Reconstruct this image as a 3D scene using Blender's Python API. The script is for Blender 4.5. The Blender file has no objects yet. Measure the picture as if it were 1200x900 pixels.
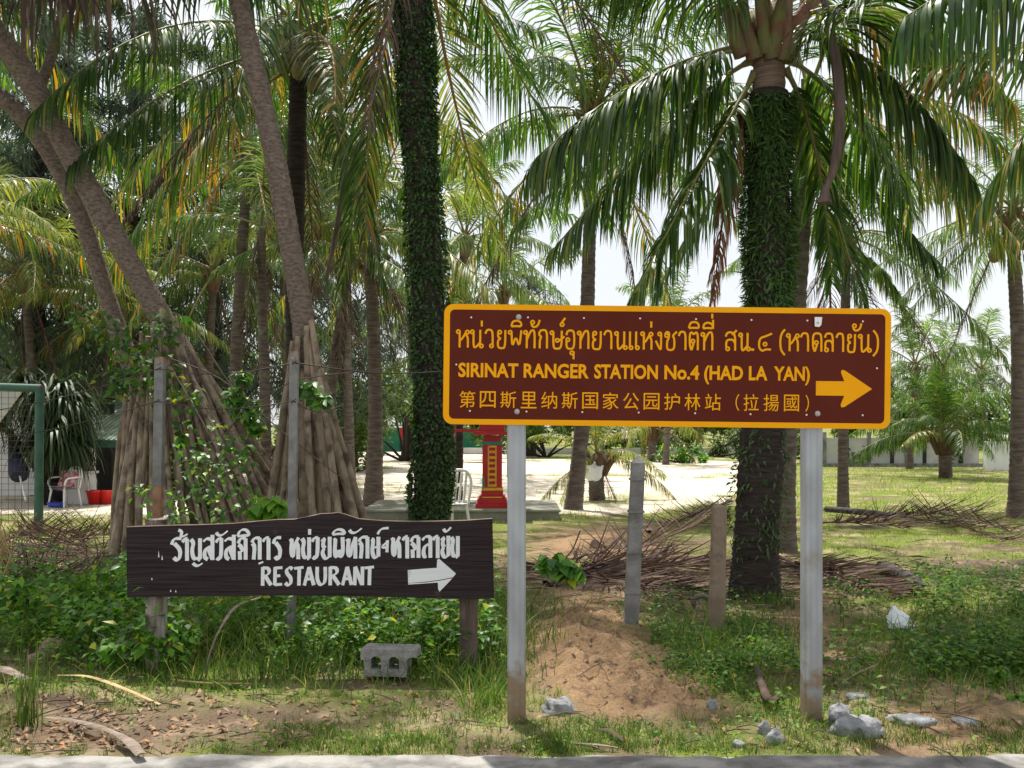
import bpy, bmesh, math, random
import numpy as np
from mathutils import Vector, Matrix
PI = math.pi
R = math.radians
rnd = random.Random(7)
rng = np.random.default_rng(11)
SC = bpy.context.scene
C = SC.collection

# ------------------------------------------------------------------ camera
F, HOR, EYE = 1150.0, 500.0, 1.55
cd = bpy.data.cameras.new('camera'); cam = bpy.data.objects.new('camera', cd); C.objects.link(cam)
cd.sensor_width = 36; cd.lens = 36 * F / 1200; cd.shift_y = (HOR - 450) / 1200
cd.clip_start = 0.05; cd.clip_end = 3000
cam.location = (0, 0, EYE); cam.rotation_euler = (PI / 2, 0, 0)
SC.camera = cam

# ------------------------------------------------------------------ world, sun, exposure
SUN_EL, SUN_AZ = R(68), R(-20)            # azimuth from +Y (ahead of the camera) towards +X
w = bpy.data.worlds.new('World'); SC.world = w; w.use_nodes = True
nt = w.node_tree; nt.nodes.clear()
out = nt.nodes.new('ShaderNodeOutputWorld'); bg = nt.nodes.new('ShaderNodeBackground')
sky = nt.nodes.new('ShaderNodeTexSky'); sky.sky_type = 'NISHITA'; sky.sun_disc = False
sky.sun_elevation = SUN_EL; sky.sun_rotation = SUN_AZ
sky.air_density = 1.0; sky.dust_density = 3.0; sky.ozone_density = 1.0
# thin even cloud over the whole sky, as in the photograph
mx = nt.nodes.new('ShaderNodeMix'); mx.data_type = 'RGBA'
tc = nt.nodes.new('ShaderNodeTexCoord'); nz = nt.nodes.new('ShaderNodeTexNoise'); nz.inputs['Scale'].default_value = 2.2
nz.inputs['Detail'].default_value = 6
mr = nt.nodes.new('ShaderNodeMapRange'); mr.inputs[1].default_value = .3; mr.inputs[2].default_value = .75
mr.inputs[3].default_value = .62; mr.inputs[4].default_value = .95
nt.links.new(tc.outputs['Generated'], nz.inputs['Vector']); nt.links.new(nz.outputs['Fac'], mr.inputs[0])
nt.links.new(mr.outputs[0], mx.inputs['Factor'])
nt.links.new(sky.outputs[0], mx.inputs['A']); mx.inputs['B'].default_value = (7.5, 7.6, 7.8, 1)
nt.links.new(mx.outputs['Result'], bg.inputs['Color']); bg.inputs['Strength'].default_value = 0.1
nt.links.new(bg.outputs[0], out.inputs[0])
sd = bpy.data.lights.new('sun', 'SUN'); sun = bpy.data.objects.new('sun', sd); C.objects.link(sun)
sd.energy = 4.7; sd.angle = R(0.8); sd.color = (1, .955, .88)
S_DIR = Vector((math.sin(SUN_AZ) * math.cos(SUN_EL), math.cos(SUN_AZ) * math.cos(SUN_EL), math.sin(SUN_EL)))
sun.rotation_euler = (-S_DIR).to_track_quat('-Z', 'Y').to_euler(); sun.location = (0, 0, 30)
SC.view_settings.view_transform = 'Standard'; SC.view_settings.look = 'None'
SC.view_settings.exposure = 0.55; SC.view_settings.gamma = 1.0
SC.view_settings.use_curve_mapping = False
SC.cycles.max_bounces = 6; SC.cycles.transparent_max_bounces = 4
SC.cycles.diffuse_bounces = 3; SC.cycles.glossy_bounces = 2; SC.cycles.transmission_bounces = 4

def P(px, py, d):
    return Vector(((px - 600) / F * d, d, EYE - (py - HOR) / F * d))
def PG(px, py):
    d = EYE * F / (py - HOR)
    return Vector(((px - 600) / F * d, d, 0))

# ------------------------------------------------------------------ materials
def mat(name, c1, c2=None, rough=.7, scale=8, stretch=(1, 1, 1), bump=0, bscale=None, metal=0, spec=.4, detail=5,
        c3=None, s3=2.0, t3=(.5, .62), transl=0, island=None, sheen=0, contrast=(.35, .65)):
    m = bpy.data.materials.new(name); m.use_nodes = True; n = m.node_tree
    b = n.nodes['Principled BSDF']; L = n.links.new
    b.inputs['Roughness'].default_value = rough; b.inputs['Metallic'].default_value = metal
    b.inputs['Specular IOR Level'].default_value = spec
    t = n.nodes.new('ShaderNodeTexCoord'); mp = n.nodes.new('ShaderNodeMapping')
    mp.inputs['Scale'].default_value = stretch; L(t.outputs['Object'], mp.inputs[0])
    col = None
    if c2 is None:
        b.inputs['Base Color'].default_value = (*c1, 1); rgb = n.nodes.new('ShaderNodeRGB'); rgb.outputs[0].default_value = (*c1, 1); col = rgb.outputs[0]
    else:
        z = n.nodes.new('ShaderNodeTexNoise'); z.inputs['Scale'].default_value = scale; z.inputs['Detail'].default_value = detail
        L(mp.outputs[0], z.inputs['Vector'])
        r = n.nodes.new('ShaderNodeMapRange'); r.inputs[1].default_value = contrast[0]; r.inputs[2].default_value = contrast[1]
        L(z.outputs['Fac'], r.inputs[0])
        x = n.nodes.new('ShaderNodeMix'); x.data_type = 'RGBA'; x.inputs['A'].default_value = (*c1, 1); x.inputs['B'].default_value = (*c2, 1)
        L(r.outputs[0], x.inputs['Factor']); col = x.outputs['Result']
    if c3 is not None:
        z3 = n.nodes.new('ShaderNodeTexNoise'); z3.inputs['Scale'].default_value = s3; z3.inputs['Detail'].default_value = 6
        L(t.outputs['Object'], z3.inputs['Vector'])
        r3 = n.nodes.new('ShaderNodeMapRange'); r3.inputs[1].default_value = t3[0]; r3.inputs[2].default_value = t3[1]
        L(z3.outputs['Fac'], r3.inputs[0])
        x3 = n.nodes.new('ShaderNodeMix'); x3.data_type = 'RGBA'; L(r3.outputs[0], x3.inputs['Factor'])
        L(col, x3.inputs['A']); x3.inputs['B'].default_value = (*c3, 1); col = x3.outputs['Result']
    if island:
        g = n.nodes.new('ShaderNodeNewGeometry'); cr = n.nodes.new('ShaderNodeValToRGB')
        oi = n.nodes.new('ShaderNodeObjectInfo')
        el = cr.color_ramp.elements
        el[0].position = island[0][0]; el[0].color = (*island[0][1], 1)
        el[1].position = island[-1][0]; el[1].color = (*island[-1][1], 1)
        for p, c in island[1:-1]:
            e = el.new(p); e.color = (*c, 1)
        L(g.outputs['Random Per Island'], cr.inputs[0]); col = cr.outputs[0]
        hs = n.nodes.new('ShaderNodeHueSaturation')
        mr2 = n.nodes.new('ShaderNodeMapRange'); mr2.inputs[3].default_value = .75; mr2.inputs[4].default_value = 1.3
        L(oi.outputs['Random'], mr2.inputs[0]); L(mr2.outputs[0], hs.inputs['Value']); L(col, hs.inputs['Color']); col = hs.outputs[0]
    L(col, b.inputs['Base Color'])
    if bump:
        zb = n.nodes.new('ShaderNodeTexNoise'); zb.inputs['Scale'].default_value = bscale or scale * 3; zb.inputs['Detail'].default_value = 8
        L(mp.outputs[0], zb.inputs['Vector']); bp = n.nodes.new('ShaderNodeBump'); bp.inputs['Strength'].default_value = bump
        bp.inputs['Distance'].default_value = .02
        L(zb.outputs['Fac'], bp.inputs['Height']); L(bp.outputs[0], b.inputs['Normal'])
    if transl:
        tr = n.nodes.new('ShaderNodeBsdfTranslucent'); ms = n.nodes.new('ShaderNodeMixShader'); ms.inputs[0].default_value = transl
        h2 = n.nodes.new('ShaderNodeHueSaturation'); h2.inputs['Value'].default_value = 2.1; h2.inputs['Saturation'].default_value = 1.1
        h2.inputs['Hue'].default_value = .495
        L(col, h2.inputs['Color']); L(h2.outputs[0], tr.inputs['Color'])
        L(b.outputs[0], ms.inputs[1]); L(tr.outputs[0], ms.inputs[2])
        L(ms.outputs[0], n.nodes['Material Output'].inputs[0])
    return m

M = {}
G0, G1, G2 = (.018, .052, .008), (.038, .092, .012), (.08, .148, .020)
YEL, ORA, BRN = (.30, .25, .04), (.36, .17, .03), (.16, .09, .05)
M['frond'] = mat('palm_leaflet', G1, rough=.4, spec=.45, transl=.38, island=[(0, G0), (.45, G1), (.8, G2), (.965, (.16, .2, .04)), (1, YEL)])
M['frond_old'] = mat('palm_leaflet_old', G1, rough=.38, spec=.5, transl=.3, island=[(0, G0), (.3, G1), (.55, G2), (.75, YEL), (.9, ORA), (1, BRN)])
M['frond_yellow'] = mat('palm_leaflet_yellow', G1, rough=.4, spec=.5, transl=.38, island=[(0, G1), (.3, (.12, .17, .03)), (.7, (.22, .25, .05)), (1, YEL)])
M['frond_grey'] = mat('palm_leaflet_far', G1, rough=.38, spec=.5, transl=.42, island=[(0, (.045, .09, .022)), (.5, (.075, .135, .032)), (.9, (.14, .2, .05)), (1, (.25, .24, .08))])
M['frond_dead'] = mat('palm_leaflet_dead', BRN, rough=.75, spec=.2, transl=.12, island=[(0, (.035, .021, .018)), (.5, (.075, .046, .036)), (.9, (.13, .085, .062)), (1, (.24, .16, .1))])
M['frond_red'] = mat('palm_leaflet_reddish', BRN, rough=.7, spec=.2, transl=.2, island=[(0, (.14, .06, .035)), (.5, (.25, .11, .06)), (1, (.34, .17, .09))])
M['rachis'] = mat('rachis_green', (.16, .17, .05), (.24, .2, .07), rough=.5, scale=6)
M['rachis_dead'] = mat('rachis_brown', (.10, .055, .045), (.17, .10, .075), rough=.8, scale=9, bump=.3)
M['rachis_orange'] = mat('rachis_orange', (.38, .18, .05), (.3, .2, .06), rough=.6, scale=6)
M['trunk'] = mat('palm_bark', (.085, .062, .05), (.17, .135, .11), rough=.9, scale=3, stretch=(1.5, 1.5, 9), bump=.8, bscale=8, c3=(.2, .19, .16), s3=5, t3=(.58, .72))
M['trunk_dark'] = mat('palm_bark_dark', (.022, .016, .013), (.055, .042, .033), rough=.95, scale=4, stretch=(1.5, 1.5, 8), bump=.9, bscale=9)
M['trunk_new'] = mat('palm_bark_ringed', (.14, .085, .06), (.26, .18, .14), rough=.8, scale=3, stretch=(1, 1, 14), bump=.4, bscale=6)
M['pandan_bark'] = mat('pandanus_bark', (.11, .08, .06), (.23, .175, .14), rough=.85, scale=5, stretch=(4, 4, 9), bump=.9, bscale=9, c3=(.27, .22, .18), s3=22, t3=(.58, .72))
M['root'] = mat('stilt_root_bark', (.19, .14, .095), (.35, .27, .19), rough=.8, scale=4, stretch=(5, 5, 1), bump=.5, bscale=7, c3=(.08, .055, .04), s3=7, t3=(.5, .68))
M['boot'] = mat('leaf_base', (.12, .07, .04), (.15, .16, .045), rough=.6, scale=3, bump=.5, bscale=25, c3=(.17, .075, .045), s3=4, t3=(.45, .6))
M['fibre'] = mat('palm_fibre', (.07, .045, .03), (.15, .09, .05), rough=.95, scale=14, stretch=(3, 3, 1), bump=.8)
M['coconut'] = mat('coconut_skin', (.10, .12, .03), (.22, .17, .05), rough=.5, scale=5)
M['ivy'] = mat('ivy_leaf', G0, rough=.45, spec=.45, transl=.25, island=[(0, (.02, .05, .01)), (.6, (.035, .085, .014)), (.9, (.06, .13, .02)), (1, (.1, .17, .03))])
M['fern'] = mat('fern_leaf', G0, rough=.45, spec=.45, transl=.25, island=[(0, (.025, .055, .012)), (.6, (.045, .10, .02)), (1, (.08, .15, .03))])
M['grass'] = mat('grass_blade', G1, rough=.5, spec=.35, transl=.4, island=[(0, (.035, .075, .012)), (.5, (.065, .125, .02)), (.85, (.12, .18, .035)), (.94, (.28, .25, .09)), (1, (.35, .27, .12))])
M['lawn'] = mat('lawn_blade', G1, rough=.55, spec=.3, transl=.4, island=[(0, (.08, .145, .015)), (.5, (.15, .23, .025)), (.8, (.25, .29, .06)), (1, (.42, .35, .16))])
M['weed'] = mat('weed_leaf', G1, rough=.5, spec=.28, transl=.42, island=[(0, (.03, .09, .01)), (.5, (.07, .175, .016)), (.9, (.14, .28, .025)), (1, (.3, .32, .03))])
M['vine'] = mat('vine_leaf', G1, rough=.4, spec=.45, transl=.4, island=[(0, (.03, .09, .015)), (.55, (.06, .16, .02)), (.9, (.13, .27, .03)), (1, (.4, .36, .04))])
M['bright_leaf'] = mat('bright_leaf', G1, rough=.4, spec=.45, transl=.45, island=[(0, (.09, .22, .02)), (1, (.18, .34, .03))])
M['litter'] = mat('dry_leaf', BRN, rough=.8, spec=.2, transl=.1, island=[(0, (.12, .075, .05)), (.5, (.25, .16, .10)), (.85, (.36, .25, .16)), (1, (.42, .2, .08))])
M['needle'] = mat('casuarina_needle', G1, rough=.6, spec=.2, transl=.3, island=[(0, (.045, .07, .045)), (.6, (.075, .105, .065)), (1, (.12, .15, .09))])
M['broad'] = mat('broad_leaf', G1, rough=.42, spec=.45, transl=.4, island=[(0, (.03, .075, .014)), (.6, (.07, .14, .025)), (1, (.16, .22, .04))])
M['hedge'] = mat('hedge_leaf', G1, rough=.5, spec=.4, transl=.35, island=[(0, (.03, .06, .014)), (.6, (.06, .105, .02)), (1, (.13, .17, .035))])
M['stem'] = mat('green_stem', (.10, .13, .04), (.13, .10, .06), rough=.7, scale=6)
M['twig'] = mat('brown_twig', (.08, .055, .04), (.14, .10, .075), rough=.9, scale=9)
M['strap'] = mat('strap_leaf', G0, rough=.5, spec=.4, transl=.2, island=[(0, (.02, .04, .014)), (.6, (.04, .075, .022)), (1, (.09, .12, .05))])
M['strap_dead'] = mat('strap_leaf_dry', BRN, rough=.7, spec=.25, transl=.15, island=[(0, (.06, .04, .035)), (.55, (.13, .09, .075)), (.9, (.05, .08, .03)), (1, (.38, .2, .04))])
M['galv'] = mat('galvanised_steel', (.29, .305, .31), (.40, .42, .43), rough=.48, scale=9, metal=.3, spec=.4, stretch=(1, 1, .4), bump=.05, c3=(.27, .22, .16), s3=3.2, t3=(.62, .75))
def base_stain(m):
    n = m.node_tree; L = n.links.new; b = n.nodes['Principled BSDF']; src = b.inputs['Base Color'].links[0].from_socket
    t = n.nodes.new('ShaderNodeTexCoord'); sp = n.nodes.new('ShaderNodeSeparateXYZ'); L(t.outputs['Object'], sp.inputs[0])
    z = n.nodes.new('ShaderNodeTexNoise'); z.inputs['Scale'].default_value = 14; z.inputs['Detail'].default_value = 7; L(t.outputs['Object'], z.inputs['Vector'])
    a = n.nodes.new('ShaderNodeMath'); a.operation = 'MULTIPLY_ADD'; a.inputs[1].default_value = -.9; L(sp.outputs['Z'], a.inputs[0]); L(z.outputs['Fac'], a.inputs[2])
    r_ = n.nodes.new('ShaderNodeMapRange'); r_.inputs[1].default_value = .18; r_.inputs[2].default_value = .42; L(a.outputs[0], r_.inputs[0])
    x = n.nodes.new('ShaderNodeMix'); x.data_type = 'RGBA'; L(r_.outputs[0], x.inputs['Factor']); L(src, x.inputs['A']); x.inputs['B'].default_value = (.27, .2, .13, 1)
    L(x.outputs['Result'], b.inputs['Base Color'])
base_stain(M['galv'])
M['galv_edge'] = mat('galvanised_weathered', (.15, .15, .142), (.24, .238, .228), rough=.55, scale=12, metal=.3, c3=(.26, .16, .09), s3=4, t3=(.55, .7))
M['rust'] = mat('rusted_steel', (.22, .10, .05), (.34, .2, .13), rough=.85, scale=12, bump=.3)
M['brown_sheet'] = mat('brown_reflective_sheet', (.094, .0135, .005), (.104, .016, .0065), rough=.5, scale=3, spec=.12, c3=(.118, .024, .012), s3=1.7, t3=(.5, .8))
M['yellow_sheet'] = mat('yellow_reflective_sheet', (.86, .36, .0015), (.88, .39, .002), rough=.5, scale=4, spec=.12)
M['white_paint'] = mat('white_brush_paint', (.74, .78, .80), (.82, .84, .85), rough=.6, scale=3, stretch=(1, 1, 30), c3=(.5, .5, .5), s3=9, t3=(.66, .8))
M['wood_dark'] = mat('dark_stained_plank', (.022, .015, .016), (.04, .028, .029), rough=.7, scale=2.5, stretch=(1, 1, 28), bump=.7, bscale=3, spec=.2, c3=(.075, .055, .05), s3=7, t3=(.68, .8))
M['wood_bark'] = mat('plank_live_edge', (.10, .065, .045), (.2, .15, .11), rough=.9, scale=6, stretch=(1, 1, 4), bump=.6)
M['wood_grey'] = mat('weathered_timber', (.15, .12, .10), (.36, .33, .28), rough=.9, scale=5, stretch=(7, 7, .8), bump=.7, bscale=8, c3=(.07, .05, .04), s3=5, t3=(.52, .65))
M['wood_post'] = mat('brown_timber_post', (.07, .052, .042), (.15, .115, .09), rough=.9, scale=5, stretch=(7, 7, .8), bump=.7, bscale=8, c3=(.06, .045, .035), s3=5, t3=(.5, .62))
M['concrete'] = mat('grey_concrete', (.17, .165, .155), (.29, .285, .27), rough=.9, scale=7, bump=.35, bscale=45, c3=(.11, .11, .09), s3=4, t3=(.55, .68))
M['concrete_brown'] = mat('stained_concrete', (.20, .145, .10), (.30, .235, .17), rough=.9, scale=6, bump=.3, bscale=45, c3=(.12, .09, .06), s3=6, t3=(.55, .68))
M['block'] = mat('concrete_block', (.20, .19, .178), (.31, .30, .28), rough=.95, scale=20, bump=.6, bscale=90)
M['slab'] = mat('mossy_slab', (.3, .29, .24), (.2, .21, .15), rough=.9, scale=3, bump=.3, bscale=30)
M['cement'] = mat('cement_lump', (.17, .175, .18), (.33, .335, .34), rough=.95, scale=12, bump=.8, bscale=30)
M['rock'] = mat('pinkish_rock', (.26, .18, .14), (.36, .26, .2), rough=.95, scale=7, bump=.6, bscale=30)
M['plastic_white'] = mat('white_plastic', (.78, .78, .76), rough=.4)
M['bag'] = mat('white_bag_film', (.8, .82, .84), (.7, .73, .76), rough=.35, scale=9, bump=.5, transl=.3)
M['red_paint'] = mat('red_gloss_paint', (.40, .012, .018), (.48, .02, .022), rough=.4, scale=5)
M['gold'] = mat('gold_paint', (.75, .42, .04), (.6, .3, .03), rough=.4, scale=20, metal=.3)
M['teal'] = mat('teal_paint', (.02, .22, .18), rough=.5)
M['wall_white'] = mat('whitewashed_wall', (.68, .68, .67), (.78, .78, .77), rough=.85, scale=2, bump=.1, c3=(.5, .48, .45), s3=.8, t3=(.58, .75))
M['wall_grey'] = mat('grey_fence_panel', (.42, .42, .41), (.52, .52, .5), rough=.8, scale=1.5, c3=(.32, .3, .28), s3=.7, t3=(.55, .7))
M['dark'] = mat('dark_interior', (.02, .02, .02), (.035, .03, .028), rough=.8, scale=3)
M['green_metal'] = mat('green_painted_pipe', (.03, .09, .065), (.05, .13, .095), rough=.55, scale=7, c3=(.10, .06, .04), s3=4, t3=(.6, .72))
M['green_roof'] = mat('green_roof_sheet', (.16, .22, .16), (.24, .3, .22), rough=.6, scale=3)
M['green_wall'] = mat('green_hut_wall', (.015, .16, .08), (.02, .22, .11), rough=.7, scale=3)
M['blue_tarp'] = mat('blue_tarpaulin', (.04, .22, .55), (.5, .62, .7), rough=.6, scale=4)
M['navy'] = mat('navy_canvas', (.02, .025, .05), (.03, .035, .065), rough=.8, scale=4)
M['red_plastic'] = mat('red_plastic', (.62, .02, .015), rough=.4)
M['blue_plastic'] = mat('blue_plastic', (.02, .06, .4), rough=.4)
M['black_plastic'] = mat('black_plastic', (.015, .015, .016), rough=.5)
M['pink_cloth'] = mat('patterned_towel', (.55, .03, .04), (.55, .55, .6), rough=.9, scale=14)
M['basket'] = mat('basket_weave', (.16, .07, .04), (.25, .12, .07), rough=.9, scale=12)
M['wire'] = mat('rusty_wire', (.07, .05, .04), rough=.7, metal=.5)
M['black_pole'] = mat('charred_pole', (.03, .028, .027), (.09, .08, .075), rough=.9, scale=4, stretch=(1, 6, 6), bump=.5)
M['spathe'] = mat('dry_spathe', (.17, .13, .10), (.28, .22, .17), rough=.8, scale=3, stretch=(1, 14, 14), bump=.5, bscale=6)
M['litter_dark'] = mat('old_sheath', (.045, .027, .018), (.09, .055, .038), rough=.85, scale=8, bump=.4)
M['straw'] = mat('straw', (.45, .30, .13), (.55, .40, .2), rough=.8, scale=6)
M['pod'] = mat('hanging_spathe_bark', (.09, .065, .055), (.17, .12, .10), rough=.85, scale=3, stretch=(8, 8, 1), bump=.6)
M['rivet'] = mat('rivet_metal', (.85, .78, .75), rough=.4)
M['bolt'] = mat('bolt_metal', (.35, .33, .31), (.5, .48, .46), rough=.55, metal=.5, scale=60)

# ground material: colours follow the ground cover written into the mesh (sand, soil, turf)
def ground_mat():
    m = bpy.data.materials.new('ground_cover'); m.use_nodes = True; n = m.node_tree; L = n.links.new
    b = n.nodes['Principled BSDF']; b.inputs['Roughness'].default_value = .95; b.inputs['Specular IOR Level'].default_value = .15
    t = n.nodes.new('ShaderNodeTexCoord')
    at = n.nodes.new('ShaderNodeAttribute'); at.attribute_name = 'cover'
    sp = n.nodes.new('ShaderNodeSeparateColor'); L(at.outputs['Color'], sp.inputs[0])
    def noise(s, d=8):
        z = n.nodes.new('ShaderNodeTexNoise'); z.inputs['Scale'].default_value = s; z.inputs['Detail'].default_value = d
        z.inputs['Roughness'].default_value = .65; L(t.outputs['Object'], z.inputs['Vector']); return z.outputs['Fac']
    def ramp(v, a, bb):
        r = n.nodes.new('ShaderNodeMapRange'); r.inputs[1].default_value = a; r.inputs[2].default_value = bb; L(v, r.inputs[0]); return r.outputs[0]
    def mix(f, a, bb):
        x = n.nodes.new('ShaderNodeMix'); x.data_type = 'RGBA'; L(f, x.inputs['Factor'])
        for k, s in (('A', a), ('B', bb)):
            if isinstance(s, tuple): x.inputs[k].default_value = (*s, 1)
            else: L(s, x.inputs[k])
        return x.outputs['Result']
    fine = ramp(noise(60), .3, .7); mid = ramp(noise(7), .35, .65)
    soil = mix(fine, (.075, .052, .035), (.18, .13, .088))
    soil = mix(ramp(noise(3.1), .5, .66), soil, (.27, .20, .135))
    orange = mix(fine, (.21, .13, .07), (.40, .265, .148))
    orange = mix(ramp(noise(9), .52, .64), orange, (.13, .085, .058))
    turf = mix(mid, (.10, .15, .02), (.20, .23, .05))
    turf = mix(ramp(noise(1.3), .48, .62), turf, (.34, .27, .16))
    sand = mix(ramp(noise(.9), .35, .65), (.60, .52, .41), (.70, .62, .51))
    sand = mix(ramp(noise(26), .6, .75), sand, (.50, .41, .30))
    c = mix(sp.outputs[0], soil, orange)
    c = mix(sp.outputs[1], c, turf)
    c = mix(sp.outputs[2], c, sand)
    L(c, b.inputs['Base Color'])
    bp = n.nodes.new('ShaderNodeBump'); bp.inputs['Strength'].default_value = .7; bp.inputs['Distance'].default_value = .03
    L(noise(38), bp.inputs['Height']); L(bp.outputs[0], b.inputs['Normal'])
    return m
M['ground'] = ground_mat()
M['road'] = mat('road_concrete', (.12, .115, .105), (.22, .21, .195), rough=.9, scale=9, bump=.5, bscale=60, c3=(.33, .315, .29), s3=5, t3=(.46, .62))

# ------------------------------------------------------------------ helpers
def prop(o, label=None, cat=None, group=None, kind=None):
    if label: o['label'] = label
    if cat: o['category'] = cat
    if group: o['group'] = group
    if kind: o['kind'] = kind
    return o
def empty(name, loc, label, cat, group=None):
    o = bpy.data.objects.new(name, None); C.objects.link(o); o.location = loc; o.empty_display_size = .2
    return prop(o, label, cat, group)
class MB:
    def __init__(s): s.v = []; s.f = []; s.m = []; s.sm = []
    def add(s, v, f, mi=0, smooth=False):
        n = len(s.v); s.v += [tuple(p) for p in v]; s.f += [tuple(i + n for i in q) for q in f]
        s.m += [mi] * len(f); s.sm += [smooth] * len(f)
    def box(s, c, d, rz=0, mi=0, mtx=None):
        x, y, z = d[0] / 2, d[1] / 2, d[2] / 2; cc, ss = math.cos(rz), math.sin(rz); v = []
        for a in (-x, x):
            for b in (-y, y):
                for e in (-z, z):
                    v.append((c[0] + a * cc - b * ss, c[1] + a * ss + b * cc, c[2] + e))
        s.add(v, [(0, 1, 3, 2), (4, 6, 7, 5), (0, 4, 5, 1), (2, 3, 7, 6), (0, 2, 6, 4), (1, 5, 7, 3)], mi)
    def tube(s, pts, rad, n=8, mi=0, cap=True, smooth=True, jit=None):
        pts = [Vector(p) for p in pts]; k = len(pts)
        if not hasattr(rad, '__len__'): rad = [rad] * k
        v = []; up = Vector((0, 0, 1)); last = None
        for i, p in enumerate(pts):
            t = (pts[min(i + 1, k - 1)] - pts[max(i - 1, 0)]).normalized()
            if last is None:
                a = t.cross(up) if abs(t.z) < .95 else t.cross(Vector((0, 1, 0)))
            else:
                a = last - t * last.dot(t)
            a.normalize(); last = a.copy(); b = t.cross(a)
            for j in range(n):
                th = 2 * PI * j / n; r = rad[i] * (1 + (jit(i, th) if jit else 0))
                v.append(p + a * math.cos(th) * r + b * math.sin(th) * r)
        f = []
        for i in range(k - 1):
            for j in range(n):
                j2 = (j + 1) % n; f.append((i * n + j, i * n + j2, (i + 1) * n + j2, (i + 1) * n + j))
        s.add(v, f, mi, smooth)
        if cap:
            s.add(v[:n], [tuple(reversed(range(n)))], mi); s.add(v[-n:], [tuple(range(n))], mi)
    def lathe(s, c, prof, n=12, mi=0, smooth=True, sx=1, sy=1):
        v = [(c[0] + r * sx * math.cos(2 * PI * j / n), c[1] + r * sy * math.sin(2 * PI * j / n), c[2] + z) for r, z in prof for j in range(n)]
        f = [(i * n + j, i * n + (j + 1) % n, (i + 1) * n + (j + 1) % n, (i + 1) * n + j) for i in range(len(prof) - 1) for j in range(n)]
        s.add(v, f, mi, smooth)
    def blob(s, c, r, mi=0, seed=0, amp=.25, n=8, m=6):
        rr = random.Random(seed); v = []; ph = [rr.uniform(0, 6) for _ in range(6)]
        for i in range(m + 1):
            th = PI * i / m
            for j in range(n):
                p = 2 * PI * j / n
                k = 1 + amp * (math.sin(2 * p + ph[0]) * math.sin(th) * .5 + math.sin(3 * p + 2 * th + ph[1]) * .3 + math.sin(5 * th + ph[2]) * .25 + rr.uniform(-.25, .25) * 8 / n)
                v.append((c[0] + r[0] * k * math.sin(th) * math.cos(p), c[1] + r[1] * k * math.sin(th) * math.sin(p), c[2] + r[2] * k * math.cos(th)))
        f = [(i * n + j, (i + 1) * n + j, (i + 1) * n + (j + 1) % n, i * n + (j + 1) % n) for i in range(m) for j in range(n)]
        s.add(v, f, mi)
    def mesh(s, name, mats, off=(0, 0, 0)):
        me = bpy.data.meshes.new(name)
        ox, oy, oz = off
        me.from_pydata([(x - ox, y - oy, z - oz) for x, y, z in s.v], [], s.f)
        for mm in (mats if isinstance(mats, (list, tuple)) else [mats]): me.materials.append(mm)
        me.polygons.foreach_set('material_index', s.m); me.polygons.foreach_set('use_smooth', s.sm)
        me.update(); return me
    def part(s, name, mats, root):      # vertices given in world space
        o = bpy.data.objects.new(name, s.mesh(name, mats, root.location)); C.objects.link(o); o.parent = root; return o
    def obj(s, name, mats, loc=(0, 0, 0)):
        o = bpy.data.objects.new(name, s.mesh(name, mats, loc)); C.objects.link(o); o.location = loc; return o

def arr_mesh(name, V, Fq, mats, mi=None, smooth=False):
    """fast mesh from numpy vertices and an (n,4) or (n,3) face array"""
    me = bpy.data.meshes.new(name); V = np.asarray(V, np.float32); Fq = np.asarray(Fq, np.int32)
    me.vertices.add(len(V)); me.vertices.foreach_set('co', V.ravel())
    k = Fq.shape[1]; me.loops.add(Fq.size); me.loops.foreach_set('vertex_index', Fq.ravel())
    me.polygons.add(len(Fq)); me.polygons.foreach_set('loop_start', np.arange(0, Fq.size, k, dtype=np.int32))
    me.polygons.foreach_set('loop_total', np.full(len(Fq), k, np.int32))
    for mm in (mats if isinstance(mats, (list, tuple)) else [mats]): me.materials.append(mm)
    if mi is not None: me.polygons.foreach_set('material_index', np.asarray(mi, np.int32))
    if smooth: me.polygons.foreach_set('use_smooth', np.ones(len(Fq), bool))
    me.update(calc_edges=True); return me
def link(name, me, parent=None, loc=(0, 0, 0)):
    o = bpy.data.objects.new(name, me); C.objects.link(o); o.location = loc
    if parent: o.parent = parent
    return o
def nrm(a): return a / (np.linalg.norm(a, axis=-1, keepdims=True) + 1e-9)

def spline(pts, n):
    """Catmull-Rom through the points"""
    p = [Vector(q) for q in pts]; p = [p[0] * 2 - p[1]] + p + [p[-1] * 2 - p[-2]]; res = []; seg = len(p) - 3
    for i in range(n + 1):
        u = i / n * seg; k = min(int(u), seg - 1); t = u - k; a, b, c, d = p[k:k + 4]
        res.append(.5 * ((2 * b) + (c - a) * t + (2 * a - 5 * b + 4 * c - d) * t * t + (3 * b - a - 3 * c + d) * t ** 3))
    return res

# value noise for ground cover
_perm = np.random.default_rng(5).random((256, 256))
def vnoise(x, y, s):
    x = x * s; y = y * s; xi = np.floor(x).astype(int); yi = np.floor(y).astype(int); fx = x - xi; fy = y - yi
    fx = fx * fx * (3 - 2 * fx); fy = fy * fy * (3 - 2 * fy)
    g = lambda a, b: _perm[a % 256, b % 256]
    return (g(xi, yi) * (1 - fx) + g(xi + 1, yi) * fx) * (1 - fy) + (g(xi, yi + 1) * (1 - fx) + g(xi + 1, yi + 1) * fx) * fy
def fbm(x, y, s): return (vnoise(x, y, s) + .5 * vnoise(x + 7, y + 3, s * 2.1) + .25 * vnoise(x + 1, y + 9, s * 4.3)) / 1.75

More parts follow.
